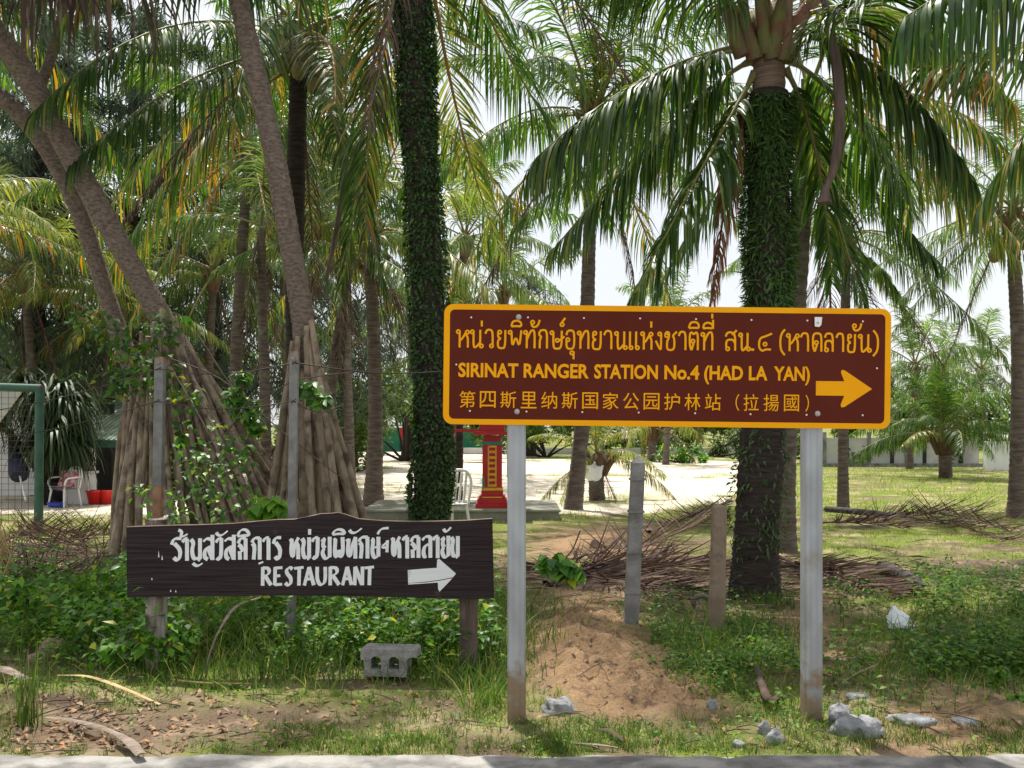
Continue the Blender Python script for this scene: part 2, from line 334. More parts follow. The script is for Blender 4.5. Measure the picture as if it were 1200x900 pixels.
# ------------------------------------------------------------------ ground
def blob(px, py, cx, cy, rx, ry): return np.exp(-(((px - cx) / rx) ** 2 + ((py - cy) / ry) ** 2) * 1.2)
def covers(x, y):
    """returns orange-sand, turf and pale lot-sand fractions of the ground at world x, y"""
    yy = np.maximum(y, 1.0); px = 600 + F * x / yy; py = HOR + EYE * F / yy
    n1 = fbm(x, y, 1.1); n2 = fbm(x + 31, y + 11, 3.2); n3 = fbm(x + 3, y + 71, .25)
    orange = blob(px, py, 690, 765, 75, 62) * 1.5 + blob(px, py, 765, 812, 85, 34) * 1.5 + blob(px, py, 1120, 850, 110, 34) * 1.3 + blob(px, py, 690, 640, 90, 32) * 1.1 \
        + blob(px, py, 960, 745, 60, 60) * .8 + blob(px, py, 40, 860, 60, 12) * .3
    soil = blob(px, py, 320, 842, 200, 30) * 1.0 + blob(px, py, 90, 868, 150, 26) * 1.1 + blob(px, py, 780, 690, 190, 40) * 1.1 + blob(px, py, 60, 765, 90, 25) * .9
    bare = np.clip(orange + soil, 0, 1.4)
    turf = np.clip((n1 * .5 + n2 * .5 - .36) * 5 + (y > 15) * .35 + (y > 10.5) * .12, 0, 1) * np.clip(1.15 - bare * 1.2, 0, 1)
    # the pale sandy lot behind
    bx = np.interp(y, [15, 17.3, 17.9, 23.8, 39.6, 60], [-1, 2.0, 3.3, 6.0, 10.2, 15]) + (n1 - .5) * 1.6 * np.minimum(y / 18, 2)
    near = 16.9 + (n2 - .5) * 1.8 + (x < -7) * -.2; far = np.where(x < 0, 62, 47) + (n1 - .5) * 12
    lot = np.clip((bx - x) * 1.5, 0, 1) * np.clip((y - near) * 1.6, 0, 1) * np.clip((far - y) * .4, 0, 1)
    patch = np.clip((fbm(x + 5, y, .35) - .66) * 9, 0, 1)
    lot = lot * (1 - patch * .8) * (1 - .9 * blob(px, py, 715, 585, 80, 8) * (n2 > .42)) * (1 - .7 * blob(px, py, 760, 537, 70, 3)) * (1 - .6 * blob(px, py, 440, 575, 60, 6) * (n2 > .5))
    return np.clip(orange, 0, 1), turf, np.clip(lot, 0, 1), bare
def ground_z(x, y):
    yy = np.maximum(y, 1.0); px = 600 + F * x / yy; py = HOR + EYE * F / yy
    z = (fbm(x, y, 1.3) - .5) * .05 + (fbm(x + 9, y, 5) - .5) * .035 + (fbm(x + 19, y, 16) - .5) * .014
    z = z + blob(px, py, 690, 760, 80, 52) * .13 + (blob(px, py, 690, 765, 75, 62) + blob(px, py, 765, 812, 85, 34)) * ((fbm(x + 2, y + 5, 8) - .4) * .17 + (fbm(x + 2, y + 5, 24) - .4) * .075) + blob(px, py, 350, 700, 260, 60) * .05
    return z * np.clip((y - 4.62) * 3, 0, 1) * np.clip((30 - y) / 10, 0, 1)
def gz(x, y): return float(ground_z(np.array([x], float), np.array([y], float))[0])

ys = [4.6]
while ys[-1] < 900: ys.append(ys[-1] * 1.0075 + .002)
ys = np.array(ys); tans = np.tan(np.linspace(-1.3, 1.3, 120)); core = np.linspace(-.62, .62, 300)
ang = np.unique(np.concatenate([tans[np.abs(tans) > .63], core])); nx = len(ang)
Y, A = np.meshgrid(ys, ang, indexing='ij'); X = A * Y; Z = ground_z(X, Y)
o_, t_, l_, _b = covers(X, Y)
idx = np.arange(X.size).reshape(X.shape)
quads = np.stack([idx[:-1, :-1], idx[:-1, 1:], idx[1:, 1:], idx[1:, :-1]], -1).reshape(-1, 4)
lotf = (l_[:-1, :-1] > .5).reshape(-1)
V = np.stack([X, Y, Z], -1).reshape(-1, 3); colr = np.stack([o_, t_, l_, np.ones_like(l_)], -1).reshape(-1, 4).astype(np.float32)
for nm, sel in (('ground', ~lotf), ('sand_lot', lotf)):
    q = quads[sel]; used, inv = np.unique(q, return_inverse=True)
    me = arr_mesh(nm, V[used], inv.reshape(q.shape), M['ground'], smooth=True)
    ca = me.color_attributes.new('cover', 'FLOAT_COLOR', 'POINT'); ca.data.foreach_set('color', colr[used].ravel())
    o = link(nm, me); prop(o, kind='structure')
# road in front, with its raised rough concrete edge
b = MB(); b.add([(-60, -40, -.03), (60, -40, -.03), (60, 4.42, -.03), (-60, 4.42, -.03)], [(0, 1, 2, 3)]); o = b.obj('road', M['road']); prop(o, kind='structure')
b = MB(); n = 260; v = []; 
for i in range(n + 1):
    x = -13 + 26 * i / n; e = (fbm(np.array([x]), np.array([2.]), 2.5)[0] - .5) * .05 + (fbm(np.array([x]), np.array([6.]), 11)[0] - .5) * .075 
    zz = .018 + (fbm(np.array([x]), np.array([9.]), 5)[0] - .5) * .018
    v += [(x, 4.2, -.06), (x, 4.2, zz), (x, 4.57 + e, zz), (x, 4.64 + e, -.09)]
b.add(v, [(4 * i + k, 4 * i + k + 1, 4 * i + k + 5, 4 * i + k + 4) for i in range(n) for k in range(3)])
o = b.obj('road_edge', M['road']); prop(o, kind='structure')

# ------------------------------------------------------------------ palm fronds
def frond_data(p0, pc, p1, nl=75, ll=.8, wid=.034, hang=1.0, lift=.15, seed=0, rr=.026, miss=.03, fwd=.5, start=.14, prof=None, twist=.35, segs=4):
    """one pinnate leaf along a quadratic curve: returns verts, quads, material index"""
    g = np.random.default_rng(seed); p0, pc, p1 = (np.array(q, float) for q in (p0, pc, p1))
    VV = []; FF = []; MI = []; base = 0
    def B(t): t = t[:, None]; return (1 - t) ** 2 * p0 + 2 * t * (1 - t) * pc + t * t * p1
    def D(t): t = t[:, None]; return nrm(2 * (1 - t) * (pc - p0) + 2 * t * (p1 - pc))
    down = np.array([0, 0, -1.])
    # rachis
    k = 14; t = np.linspace(0, 1, k); c = B(t); T = D(t); S = nrm(np.cross(T, [0, 0, 1.0]) + 1e-4); U = np.cross(S, T)
    r = rr * (1 - t) ** .8 + .003; r[0] *= 1.9; ns = 5
    th = np.arange(ns) * 2 * PI / ns
    ring = c[:, None] + r[:, None, None] * (np.cos(th)[None, :, None] * S[:, None] * 1.15 + np.sin(th)[None, :, None] * U[:, None] * .8)
    VV.append(ring.reshape(-1, 3)); ii = np.arange(k * ns).reshape(k, ns); jj = np.roll(ii, -1, 1)
    q = np.stack([ii[:-1], jj[:-1], jj[1:], ii[1:]], -1).reshape(-1, 4); FF.append(q); MI.append(np.ones(len(q))); base = k * ns
    for side in (-1, 1):
        t = np.linspace(start, 1, nl) + g.uniform(-.3, .3, nl) / nl; t = np.clip(t, 0, 1); t = t[g.random(nl) > miss]; n = len(t)
        c = B(t); T = D(t); S = nrm(np.cross(T, [0, 0, 1.0]) + 1e-4) * side; U = np.cross(S, T) * side
        u = (t - start) / (1 - start)
        brk = np.where(g.random(n) < .07, g.uniform(.35, .8, n), 1); L = brk * ll * np.clip(.45 + 2.6 * u, 0, 1) * (1 - .62 * np.clip((u - .35) / .65, 0, 1) ** 1.4) * g.uniform(.82, 1.1, n)
        lf = lift * (1 + g.normal(0, .5, n)) ; ph = g.uniform(0, 6, 4); cl = .22 * np.sin(u * 23 + ph[0]) + .16 * np.sin(u * 51 + ph[1]); fw = fwd + .7 * u + g.normal(0, .13, n) + cl; lf = lf + .35 * np.sin(u * 17 + ph[2]) * np.sin(u * 37 + ph[3]) * (.5 + lift)
        d = nrm(S + T * fw[:, None] + U * lf[:, None]); h = hang * g.uniform(.6, 1.35, n)
        tw = g.normal(0, twist, n)[:, None]
        pts = [c]; dirs = [d]; cur = c; dd = d
        for s in range(segs):
            dd = nrm(dd + down * (h * (.42 + .26 * s) * 4 / segs)[:, None] ); cur = cur + dd * (L / segs)[:, None]; pts.append(cur); dirs.append(dd)
        pts = np.stack(pts, 1); dirs = np.stack(dirs, 1)
        W = nrm(T + U * tw)[:, None] - dirs * np.sum(nrm(T + U * tw)[:, None] * dirs, -1, keepdims=True); W = nrm(W)
        ws = wid * np.interp(np.linspace(0, 1, segs + 1), [0, .2, .6, 1], [.45, 1, .8, .06]) * .5
        a = pts - W * ws[None, :, None]; bb = pts + W * ws[None, :, None]
        vv = np.stack([a, bb], 2).reshape(-1, 3); m = (segs + 1) * 2
        st = (np.arange(n) * m)[:, None] + base
        for s in range(segs):
            FF.append(np.concatenate([st + 2 * s, st + 2 * s + 1, st + 2 * s + 3, st + 2 * s + 2], 1)); MI.append(np.zeros(n))
        VV.append(vv); base += len(vv)
    return np.concatenate(VV), np.concatenate(FF), np.concatenate(MI)

def frond_mesh(name, mats, *a, **k):
    v, f, mi = frond_data(*a, **k); return arr_mesh(name, v, f, mats, mi)
ELEV = [80, 66, 50, 34, 16, -4, -24, -48, -70]
FV = {}
def variant(kind, e, det):
    """frond of unit-independent 3.8 m length rising at e degrees; kinds share shapes"""
    vs = rnd.random() < .5; key = (kind, e, det, vs)
    if key not in FV:
        L = 3.8; a = R(e); droop = {80: .55, 66: .95, 50: 1.35, 34: 1.6, 16: 1.7, -4: 1.5, -24: 1.1, -48: .7, -70: .35}[e]
        p1r = Vector((math.cos(a) * L * .95, 0, math.sin(a) * L * .95 - droop))
        pc = (math.cos(a) * L * .5, rnd.uniform(-.3, .3), math.sin(a) * L * .5 + .12)
        mats = {'green': (M['frond'], M['rachis']), 'old': (M['frond_old'], M['rachis_orange']), 'far': (M['frond_grey'], M['rachis']),
                'yellow': (M['frond_yellow'], M['rachis']), 'dead': (M['frond_dead'], M['rachis_dead'])}[kind]
        nl, wd, sg = {'hi': (100, .024, 4), 'mid': (72, .031, 3), 'lo': (50, .046, 3)}[det]
        hang = {80: .25, 66: .4, 50: .7, 34: 1.0, 16: 1.2, -4: 1.3, -24: 1.2, -48: .9, -70: .6}[e] * (1.5 if kind == 'dead' else 1)
        FV[key] = frond_mesh('frond', mats, (0, 0, 0), pc, p1r, nl=nl, ll=.85 * (.7 if kind == 'dead' else 1), wid=wd * (.6 if kind == 'dead' else 1), hang=hang,
                             lift=.55 if e > 40 else .2, seed=(e + 90) * 3 + len(kind) + nl + 777 * vs, miss=.03 if kind != 'dead' else .15, segs=sg)
    return FV[key]

def crown(root, top, n=20, scale=1.0, kind='green', det='mid', seed=0, emin=-45, az0=0, azskip=None, dead=2, old=3, young=True):
    rr = random.Random(seed); loc = Vector(top) - root.location
    els = []
    for i in range(n):
        t = i / max(1, n - 1); els.append(82 - (82 - emin) * t ** .95)
    for i, el in enumerate(els):
        az = az0 + i * 2.39996 + rr.uniform(-.25, .25)
        if azskip and azskip(az % (2 * PI), el): continue
        e = min(ELEV, key=lambda q: abs(q - el)); k = kind
        if i >= n - dead: k = 'dead'; e = -70 if i % 2 else -48
        elif i >= n - dead - old: k = 'old' if kind != 'far' else 'far'
        o = link('frond', variant(k, e, det), root, loc + Vector((0, 0, .12 * (1 - i / n))))
        s = scale * rr.uniform(.85, 1.1) * (.8 if e == 80 else 1); o.scale = (s, s * rr.uniform(.8, 1.1), s * rr.uniform(.85, 1.15)); o.rotation_euler = (rr.uniform(-.35, .35), rr.uniform(-.1, .1), az)

def trunk(root, pts, r0, r1, mt='trunk', n=12, flare=1.35, ring=.09, name='trunk', scar=.05, k=None):
    path = spline(pts, k or max(24, int((Vector(pts[-1]) - Vector(pts[0])).length / ring * 2)))
    m = len(path) - 1; rad = []
    for i in range(m + 1):
        t = i / m; r = r0 + (r1 - r0) * t; r *= 1 + (flare - 1) * math.exp(-t * 14); rad.append(r * (1 + (scar if i % 2 else -scar * .3)))
    rr = random.Random(int(r0 * 1e4) + len(path)); ph = rr.uniform(0, 6)
    b = MB(); b.tube(path, rad, n=n, cap=True, jit=lambda i, th: .03 * math.sin(2 * th + ph + i * .15) + .02 * math.sin(5 * th + i * .9))
    return b.part(name, M[mt], root), path

def leafbase(root, top, r, h=.5, mt='boot'):
    """sheath of fibre and petiole bases under the crown"""
    b = MB(); top = Vector(top); b.lathe((top.x, top.y, top.z - h * .6), [(r * .95, 0), (r * 1.35, h * .3), (r * 1.6, h * .7), (r * 1.1, h * 1.1), (r * .2, h * 1.3)], 10)
    for i in range(8):
        a = i * 2.4; q = top + Vector((math.cos(a) * r * .8, math.sin(a) * r * .8, -h * .5))
        b.tube([q, q + Vector((math.cos(a) * r * .8, math.sin(a) * r * .8, h * .6)), q + Vector((math.cos(a) * r * 2.2, math.sin(a) * r * 2.2, h * 1.25))], [r * .55, r * .42, r * .2], 6)
    return b.part('leaf_base', M[mt], root)
def coconuts(root, top, n, r=.11, seed=1):
    rr = random.Random(seed)
    me = None
    for i in range(n):
        a = rr.uniform(0, 2 * PI); q = Vector(top) + Vector((math.cos(a) * .3, math.sin(a) * .3, -.25 - rr.random() * .3))
        if me is None:
            b = MB(); b.lathe((0, 0, 0), [(.001, -r * 1.2), (r * .6, -r * .95), (r * .95, -r * .3), (r, r * .2), (r * .75, r * .75), (r * .3, r * 1.05), (.001, r * 1.1)], 9); me = b.mesh('coconut', M['coconut'])
        o = link('coconut', me, root, q - root.location); o.rotation_euler = (rr.uniform(-.5, .5), rr.uniform(-.5, .5), 0)

PALMS = 'coconut palms standing round the sandy lot'
def palm(label, base, pts, r0, r1, n=20, scale=1., kind='green', det='mid', seed=0, mt='trunk', emin=-45, dead=2, old=3, nuts=0, azskip=None, flare=1.35, name='coconut_palm', seg=10):
    base = Vector(base); root = empty(name, (base.x, base.y, 0), label, 'palm tree', PALMS)
    trunk(root, [base + Vector((0, 0, -.1))] + [Vector(p) for p in pts], r0, r1, mt, n=seg, flare=flare)
    top = Vector(pts[-1]); leafbase(root, top, r1 * 1.1, min(.4 + r1, top.z * .5), 'fibre' if top.z < 1.6 else 'boot')
    crown(root, top + Vector((0, 0, .2)), n, scale, kind, det, seed, emin, dead=dead, old=old, azskip=azskip, az0=seed)
    if nuts: coconuts(root, top, nuts, seed=seed)
    return root
def hero(root, a, c, e, d, mt='frond', ra='rachis', **k):
    """a frond of its own between three points given as (photo x, photo y[, depth])"""
    q = [P(*(p if len(p) == 3 else (*p, d))) for p in (a, c, e)]
    loc = q[0]; k.setdefault('seed', int(abs(a[0] * 7 + e[0] * 3 + e[1])) % 9999)
    me = frond_mesh('frond', (M[mt], M[ra]), (0, 0, 0), q[1] - loc, q[2] - loc, **k)
    return link('frond', me, root, loc - root.location)

# leaves scattered: n leaves at positions with directions -> one mesh
def leaf_cloud(pos, dirs, ups, length, width, fold=.25, droop=.2):
    """ovate leaves, four triangles-worth of quads each"""
    n = len(pos); d = nrm(dirs); s = nrm(np.cross(d, ups)); u = np.cross(s, d)
    L = np.asarray(length)[:, None] * np.ones((n, 1)); Wd = np.asarray(width)[:, None] * np.ones((n, 1))
    p0 = pos; pm = pos + d * L * .45 - u * 0; p1 = pos + d * L - u * L * droop
    l = pos + d * L * .42 + s * Wd * .5 + u * Wd * fold; r = pos + d * L * .42 - s * Wd * .5 + u * Wd * fold
    V = np.stack([p0, l, p1, r, pm], 1).reshape(-1, 3); i = (np.arange(n) * 5)[:, None]
    Ft = np.concatenate([np.concatenate([i, i + 4, i + 1], 1), np.concatenate([i + 4, i + 2, i + 1], 1), np.concatenate([i, i + 3, i + 4], 1), np.concatenate([i + 4, i + 3, i + 2], 1)])
    return V, Ft
def rdir(n, g, zlo=-1, zhi=1):
    a = g.uniform(0, 2 * PI, n); z = g.uniform(zlo, zhi, n); r = np.sqrt(np.clip(1 - z * z, 0, 1)); return np.stack([np.cos(a) * r, np.sin(a) * r, z], 1)

def climber(root, path, r, n, L, Wd, mt, t0, t1, name, seed, down=True, spread=1.0):
    g = np.random.default_rng(seed); m = len(path) - 1; P_ = np.array([tuple(p) for p in path]); t = g.uniform(t0, t1, n) * m
    k = np.clip(t.astype(int), 0, m - 1); f = (t - k)[:, None]; c = P_[k] * (1 - f) + P_[k + 1] * f
    a = g.uniform(0, 2 * PI, n); o = np.stack([np.cos(a), np.sin(a), a * 0], 1)
    # clumpy coverage
    tt = t / m; rr = np.interp(tt, np.linspace(0, 1, len(r)), r)
    clump = .5 + .5 * np.sin(a * 3 + tt * 23) * np.sin(tt * 41 + a); keep = g.random(n) < (.2 + .8 * clump) * spread
    bulge = 1 + .1 * np.sin(tt * 29 + a * 2)
    pos = c + o * (rr * bulge)[:, None] * (1 + g.uniform(-.06, .12, n))[:, None]
    d = o * g.uniform(.35, 1.0, n)[:, None] + np.array([0, 0, -1 if down else 1]) * g.uniform(.1, 1, n)[:, None] + rdir(n, g) * .5
    V, Ft = leaf_cloud(pos[keep], d[keep], o[keep] + rdir(keep.sum(), g) * .3, g.uniform(.45, 1.1, keep.sum()) * L * np.where(g.random(keep.sum()) < .08, 1.6, 1), g.uniform(.7, 1.2, keep.sum()) * Wd)
    V -= np.array(root.location)
    ob = link(name, arr_mesh(name, V, Ft, M[mt]), root); ob['kind'] = 'stuff'; return ob

# ================================================================== SIGN LETTERING
def chaikin(p, closed=False, it=2):
    for _ in range(it):
        q = [] if closed else [p[0]]
        n = len(p)
        for i in range(n if closed else n - 1):
            a, b_ = p[i], p[(i + 1) % n]
            q += [(a[0] * .75 + b_[0] * .25, a[1] * .75 + b_[1] * .25), (a[0] * .25 + b_[0] * .75, a[1] * .25 + b_[1] * .75)]
        if not closed: q.append(p[-1])
        p = q
    return p
def ribbon(b, p, wfun, z0, closed=False, dz=2e-6, cap=False):
    """flat mitred band along a 2D line; every point a hair higher than the last so no faces coincide"""
    n = len(p); L = []; Rr = []
    for i in range(n):
        a = p[(i - 1) % n] if closed or i else p[0]; c = p[(i + 1) % n] if closed or i < n - 1 else p[-1]
        dx, dy = c[0] - a[0], c[1] - a[1]; l = math.hypot(dx, dy) or 1; dx /= l; dy /= l
        wd = wfun(dx, dy); L.append((p[i][0] - dy * wd, p[i][1] + dx * wd)); Rr.append((p[i][0] + dy * wd, p[i][1] - dx * wd))
    v = [];
    for i in range(n): z = z0 + i * dz; v += [(*L[i], z), (*Rr[i], z)]
    m = n if closed else n - 1
    b.add(v, [(2 * i, 2 * i + 1, (2 * i + 3) % (2 * n), (2 * i + 2) % (2 * n)) for i in range(m)])
def ring2(cx, cy, rx, ry, n=14): return [(cx + rx * math.cos(2 * PI * i / n), cy + ry * math.sin(2 * PI * i / n)) for i in range(n)]

# strokes in a unit box, 'o' entries are the little loops (cx, cy); Thai letters with loops as on road signs
GL = {
 'ho': ['o.13,.88', [(.24, .9), (.24, 0)], [(.24, .38), (.45, .5), (.62, .7), (.74, .86)], 'o.85,.86', [(.72, .72), (.86, .62), (.9, .45), (.9, 0)]],
 'no': ['o.13,.88', [(.24, .9), (.24, .02), (.45, .02), (.8, .3)], [(.8, 1), (.8, .1)], 'o.9,.1'],
 'wo': [[(.06, .78), (.2, 1), (.6, 1.02), (.86, .9), (.86, .12)], 'o.74,.11'],
 'yo': ['o.28,.88', [(.12, .88), (.1, .6), (.42, .52)], [(.42, .52), (.1, .46), (.1, .02), (.5, -.02), (.9, .02), (.9, 1)]],
 'pho': ['o.1,.88', [(.2, .9), (.26, 0), (.52, .72), (.78, 0), (.92, 1)]],
 'tho': ['o.12,.88', [(.23, .9), (.23, 0)], [(.23, .45), (.5, .9), (.68, 1.02), (.9, .98), (.9, 0)]],
 'ko': [[(.16, 0), (.16, .5), (.34, .66), (.06, .74), (.16, .98), (.5, 1.04), (.9, .98), (.9, 0)]],
 'so': ['o.1,.88', [(.2, .9), (.2, .04), (.45, -.02), (.8, .04), (.8, 1)], 'o.48,.46', [(.56, .42), (.75, .52), (1, .68)]],
 'o': [[(.08, .76), (.2, 1), (.55, 1.03), (.92, .96), (.92, .04), (.5, -.02), (.1, .04), (.1, .5)], 'o.24,.5'],
 'a': [[(.04, .78), (.2, 1), (.55, 1.03), (.88, .95), (.88, 0)]],
 'ae': [[(.1, 1), (.1, .1)], 'o.2,.1', [(.64, 1), (.64, .1)], 'o.76,.1'],
 'ngo': ['o.56,.88', [(.74, .92), (.74, .02), (.6, .02), (.04, .5)]],
 'cho': ['o.14,.8', [(.02, .84), (.1, 1), (.38, .98), (.3, .6), (.18, .5), (.18, .04), (.45, -.02), (.8, .04), (.8, .66), (.62, .78), (1, 1.02)]],
 'to': [[(.28, 0), (.1, .25), (.08, .9), (.28, 1.02), (.5, .86), (.72, 1.02), (.92, .9), (.92, 0)], 'o.42,.5', [(.28, 0), (.5, .4)]],
 'do': [[(.28, 0), (.1, .25), (.08, .85), (.25, 1.02), (.75, 1.02), (.92, .85), (.92, 0)], 'o.42,.5', [(.28, 0), (.5, .4)]],
 'lo': [[(.08, .78), (.2, 1), (.55, 1.03), (.9, .95), (.9, 0)], [(.9, .4), (.7, .62), (.2, .6), (.12, .4), (.14, .16)], 'o.26,.1'],
 'sso': [[(.08, .78), (.2, 1), (.55, 1.03), (.88, .9), (.88, 0)], [(.88, .4), (.7, .62), (.2, .6), (.12, .4), (.14, .16)], 'o.26,.1', [(.62, .88), (1.0, 1.14)]],
 'dot': [[(-.1, .07), (.5, .07), (1.1, .07)], [(.5, .0), (.5, .14)]],
 'four': [[(.98, .98), (.55, .82), (.12, .72), (.06, .2), (.3, -.02), (.55, .1), (.92, .08)], 'o.5,.38'],
 'lp': [[(1, 1.22), (.15, .9), (.15, .1), (1, -.22)]], 'rp': [[(0, 1.22), (.85, .9), (.85, .1), (0, -.22)]],
 'm1': [[(.5, 0), (.5, 1)]], 'mi': [[(0, .05), (.1, .8), (.5, 1), (.9, .8), (1, .05), (.5, .12), (0, .05)]],
 'mii': [[(0, .05), (.1, .7), (.5, .85), (.9, .6), (.95, .05), (.5, .12), (0, .05)], [(.95, .0), (.95, 1.2)]],
 'ma': ['o.22,.66', [(.08, .5), (.2, .05), (.55, .02), (.85, .3), (1, 1)]], 'mt': ['o.4,.3', [(.25, .42), (.55, .7), (.95, 1.05)]],
 'mu': ['o.35,.72', [(.75, .9), (.75, 0)]]}
def draw(b, g, x0, x1, y0, y1, half, z, scale, rl=.095):
    """glyph into box x0..x1, y0..y1 (all in metres), stroke half width"""
    wd, ht = x1 - x0, y1 - y0
    for i, s in enumerate(GL[g]):
        zz = z + i * 6e-5
        if isinstance(s, str):
            cx, cy = (float(q) for q in s[1:].split(',')); big = 1.0 if ht > .05 else 2.0
            r = rl * (ht if ht > .05 else .095) ; r = min(r, .0095)
            ribbon(b, ring2(x0 + cx * wd, y0 + cy * ht, r, r), lambda dx, dy: half * .8, zz, closed=True)
        else:
            ribbon(b, chaikin([(x0 + px * wd, y0 + py * ht) for px, py in s]), lambda dx, dy: half, zz)

def text_mesh(words, off, z, sy=None):
    """words = (string, x0, x1, ybase, cap height): the flat outlines of each word, fitted to its box"""
    V = []; Fc = []; dg = None
    for s, x0, x1, yb, ch in words:
        c = bpy.data.curves.new('lettering', 'FONT'); c.body = s; c.size = 1; c.offset = off; c.resolution_u = 3
        o = bpy.data.objects.new('lettering', c); C.objects.link(o); bpy.context.view_layer.update()
        me = bpy.data.meshes.new_from_object(o.evaluated_get(bpy.context.evaluated_depsgraph_get()))
        co = np.zeros(len(me.vertices) * 3); me.vertices.foreach_get('co', co); co = co.reshape(-1, 3)
        lo, hi = co.min(0), co.max(0)
        sx = (x1 - x0) / (hi[0] - lo[0]); sv = ch / .72 if sy is None else sy * ch / (hi[1] - lo[1]); y_off = 0 if sy is None else -lo[1] * sv
        base = len(V)
        V += [(x0 + (p[0] - lo[0]) * sx, yb + p[1] * sv + y_off, z) for p in co]
        Fc += [tuple(base + i for i in p.vertices) for p in me.polygons]
        bpy.data.objects.remove(o); bpy.data.curves.remove(c); bpy.data.meshes.remove(me)
    b = MB(); b.add(V, Fc); return b

# ------------------------------------------------------------------ the brown ranger station sign
SD = 5.15; K = SD / F                                      # metres per photograph pixel at the sign
SX0 = (519 - 600) * K; SZ0 = EYE - (497 - HOR) * K       # lower left corner
SW, SH = 524 * K, 141 * K
sign = empty('direction_sign', (SX0 + SW / 2, SD + .05, 0), 'brown and yellow trilingual road sign with yellow arrow on two steel posts', 'road sign')
ROLL = Matrix.Rotation(.0115, 4, 'Y')
def sign_part(name, b, mats, solid=False):
    """b drawn flat (x right, y up, z towards the viewer) from the lower left corner of the board"""
    me = b.mesh(name, mats)
    o = link(name, me, sign)
    o.matrix_local = Matrix.Translation(Vector((SX0, SD, SZ0)) - sign.location) @ ROLL @ Matrix.Rotation(PI / 2, 4, 'X')
    return o
def lx(px): return (px - 519) * K
def ly(px, py): return (497 - (py - (px - 519) * .0115)) * K
def rrect(x0, y0, x1, y1, r, n=6):
    p = []
    for cx, cy, a in ((x1 - r, y1 - r, 0), (x0 + r, y1 - r, 90), (x0 + r, y0 + r, 180), (x1 - r, y0 + r, 270)):
        p += [(cx + r * math.cos(R(a + 90 * i / n)), cy + r * math.sin(R(a + 90 * i / n))) for i in range(n + 1)]
    return p
ro = rrect(0, 0, SW, SH, .05); ri = rrect(.031, .029, SW - .031, SH - .029, .026)
b = MB(); n = len(ro); b.add([(x, y, .0) for x, y in ro] + [(x, y, -.004) for x, y in ro], [tuple(range(n)), tuple(reversed(range(n, 2 * n)))] + [(i, i + n, (i + 1) % n + n, (i + 1) % n) for i in range(n)], 0)
sign_part('board', b, M['brown_sheet'])
b = MB(); b.add([(x, y, .0012) for x, y in ro] + [(x, y, .0012) for x, y in ri], [(i, (i + 1) % n, (i + 1) % n + n, i + n) for i in range(n)]); sign_part('yellow_border', b, M['yellow_sheet'])
def glyphs(seq, half, top, bot):
    b = MB()
    for q in seq:
        g, x0, x1 = q[:3]
        if len(q) == 5: y1, y0 = q[3], q[4]
        else: y1, y0 = top, bot; 
        xm = (x0 + x1) / 2
        if len(q) == 3: y0a, y1a = (bot - .0) * 1, top
        draw(b, g, lx(x0), lx(x1), (497 - y0 + ((xm - 519) * .0115 if len(q) == 5 else 0)) * K, (497 - y1 + ((xm - 519) * .0115 if len(q) == 5 else 0)) * K, half, .0016, K)
    return b
TH = [('ho', 534, 548.7), ('no', 550.4, 564.4), ('m1', 562, 564.5, 375.7, 382.7), ('wo', 567, 577.7), ('yo', 581.3, 592), ('pho', 595, 611), ('mi', 598, 610, 375.5, 383),
      ('tho', 613, 626.7), ('ma', 620.5, 631, 374.8, 383.5), ('ko', 629.6, 641), ('so', 644, 660.3), ('mt', 654.7, 661.3, 373, 383.5), ('o', 661.6, 672.7), ('mu', 667.6, 672.4, 410.7, 421),
      ('tho', 675.8, 689.8), ('yo', 692.5, 703.9), ('a', 706.4, 716.5), ('no', 719.4, 733), ('ae', 735.7, 749), ('ho', 750, 763.7), ('m1', 760.6, 763, 376.7, 384), ('ngo', 766.9, 775.8),
      ('cho', 778, 791.9), ('a', 793.8, 803.3), ('to', 806, 817.5), ('mi', 806, 818, 377, 385), ('tho', 820.7, 835), ('mii', 822.6, 834.8, 376.5, 385.4), ('m1', 831.9, 834.3, 367.7, 373.3),
      ('sso', 848, 862), ('no', 865, 877.2), ('dot', 879.2, 882.4), ('four', 886.9, 903.7), ('lp', 912.3, 918.5), ('ho', 920.6, 935.3), ('a', 936.8, 947), ('do', 950.3, 962.3), ('lo', 964.5, 975.8),
      ('a', 978.5, 988), ('yo', 991.5, 1001.6), ('ma', 997.5, 1008, 379, 387.7), ('no', 1005, 1019), ('rp', 1022, 1028.6)]
for seq in (TH[:31], TH[31:35], TH[35:]): sign_part('thai_lettering', glyphs(seq, .0054, 386.0, 407.0), M['yellow_sheet'])
EN = [('SIRINAT', 536.4, 606.7), ('RANGER', 612.9, 689.3), ('STATION', 695.6, 770.2), ('No.4', 777.8, 818.7), ('(HAD', 824.4, 870), ('LA', 876.8, 898.6), ('YAN)', 906, 948.3)]
yb = (497 - 440.9) * K; sign_part('english_lettering', text_mesh([(s, lx(x0), lx(x1), yb, 16.2 * K) for s, x0, x1 in EN], .03, .0016), M['yellow_sheet'])
CN = [(c, 538 + i * 23.98, 538 + i * 23.98 + 18.6) for i, c in enumerate('第四斯里纳斯国家公园护林站')] + [('（', 861.5, 866), ('拉', 871, 888.6), ('揚', 894.4, 912.4), ('國', 918.3, 936), ('）', 943.4, 947.6)]
for seq in (CN[:13], CN[13:]): sign_part('chinese_lettering', text_mesh([(s, lx(x0), lx(x1), (497 - 477.4) * K, 19.6 * K) for s, x0, x1 in seq], .002, .0016, sy=1), M['yellow_sheet'])
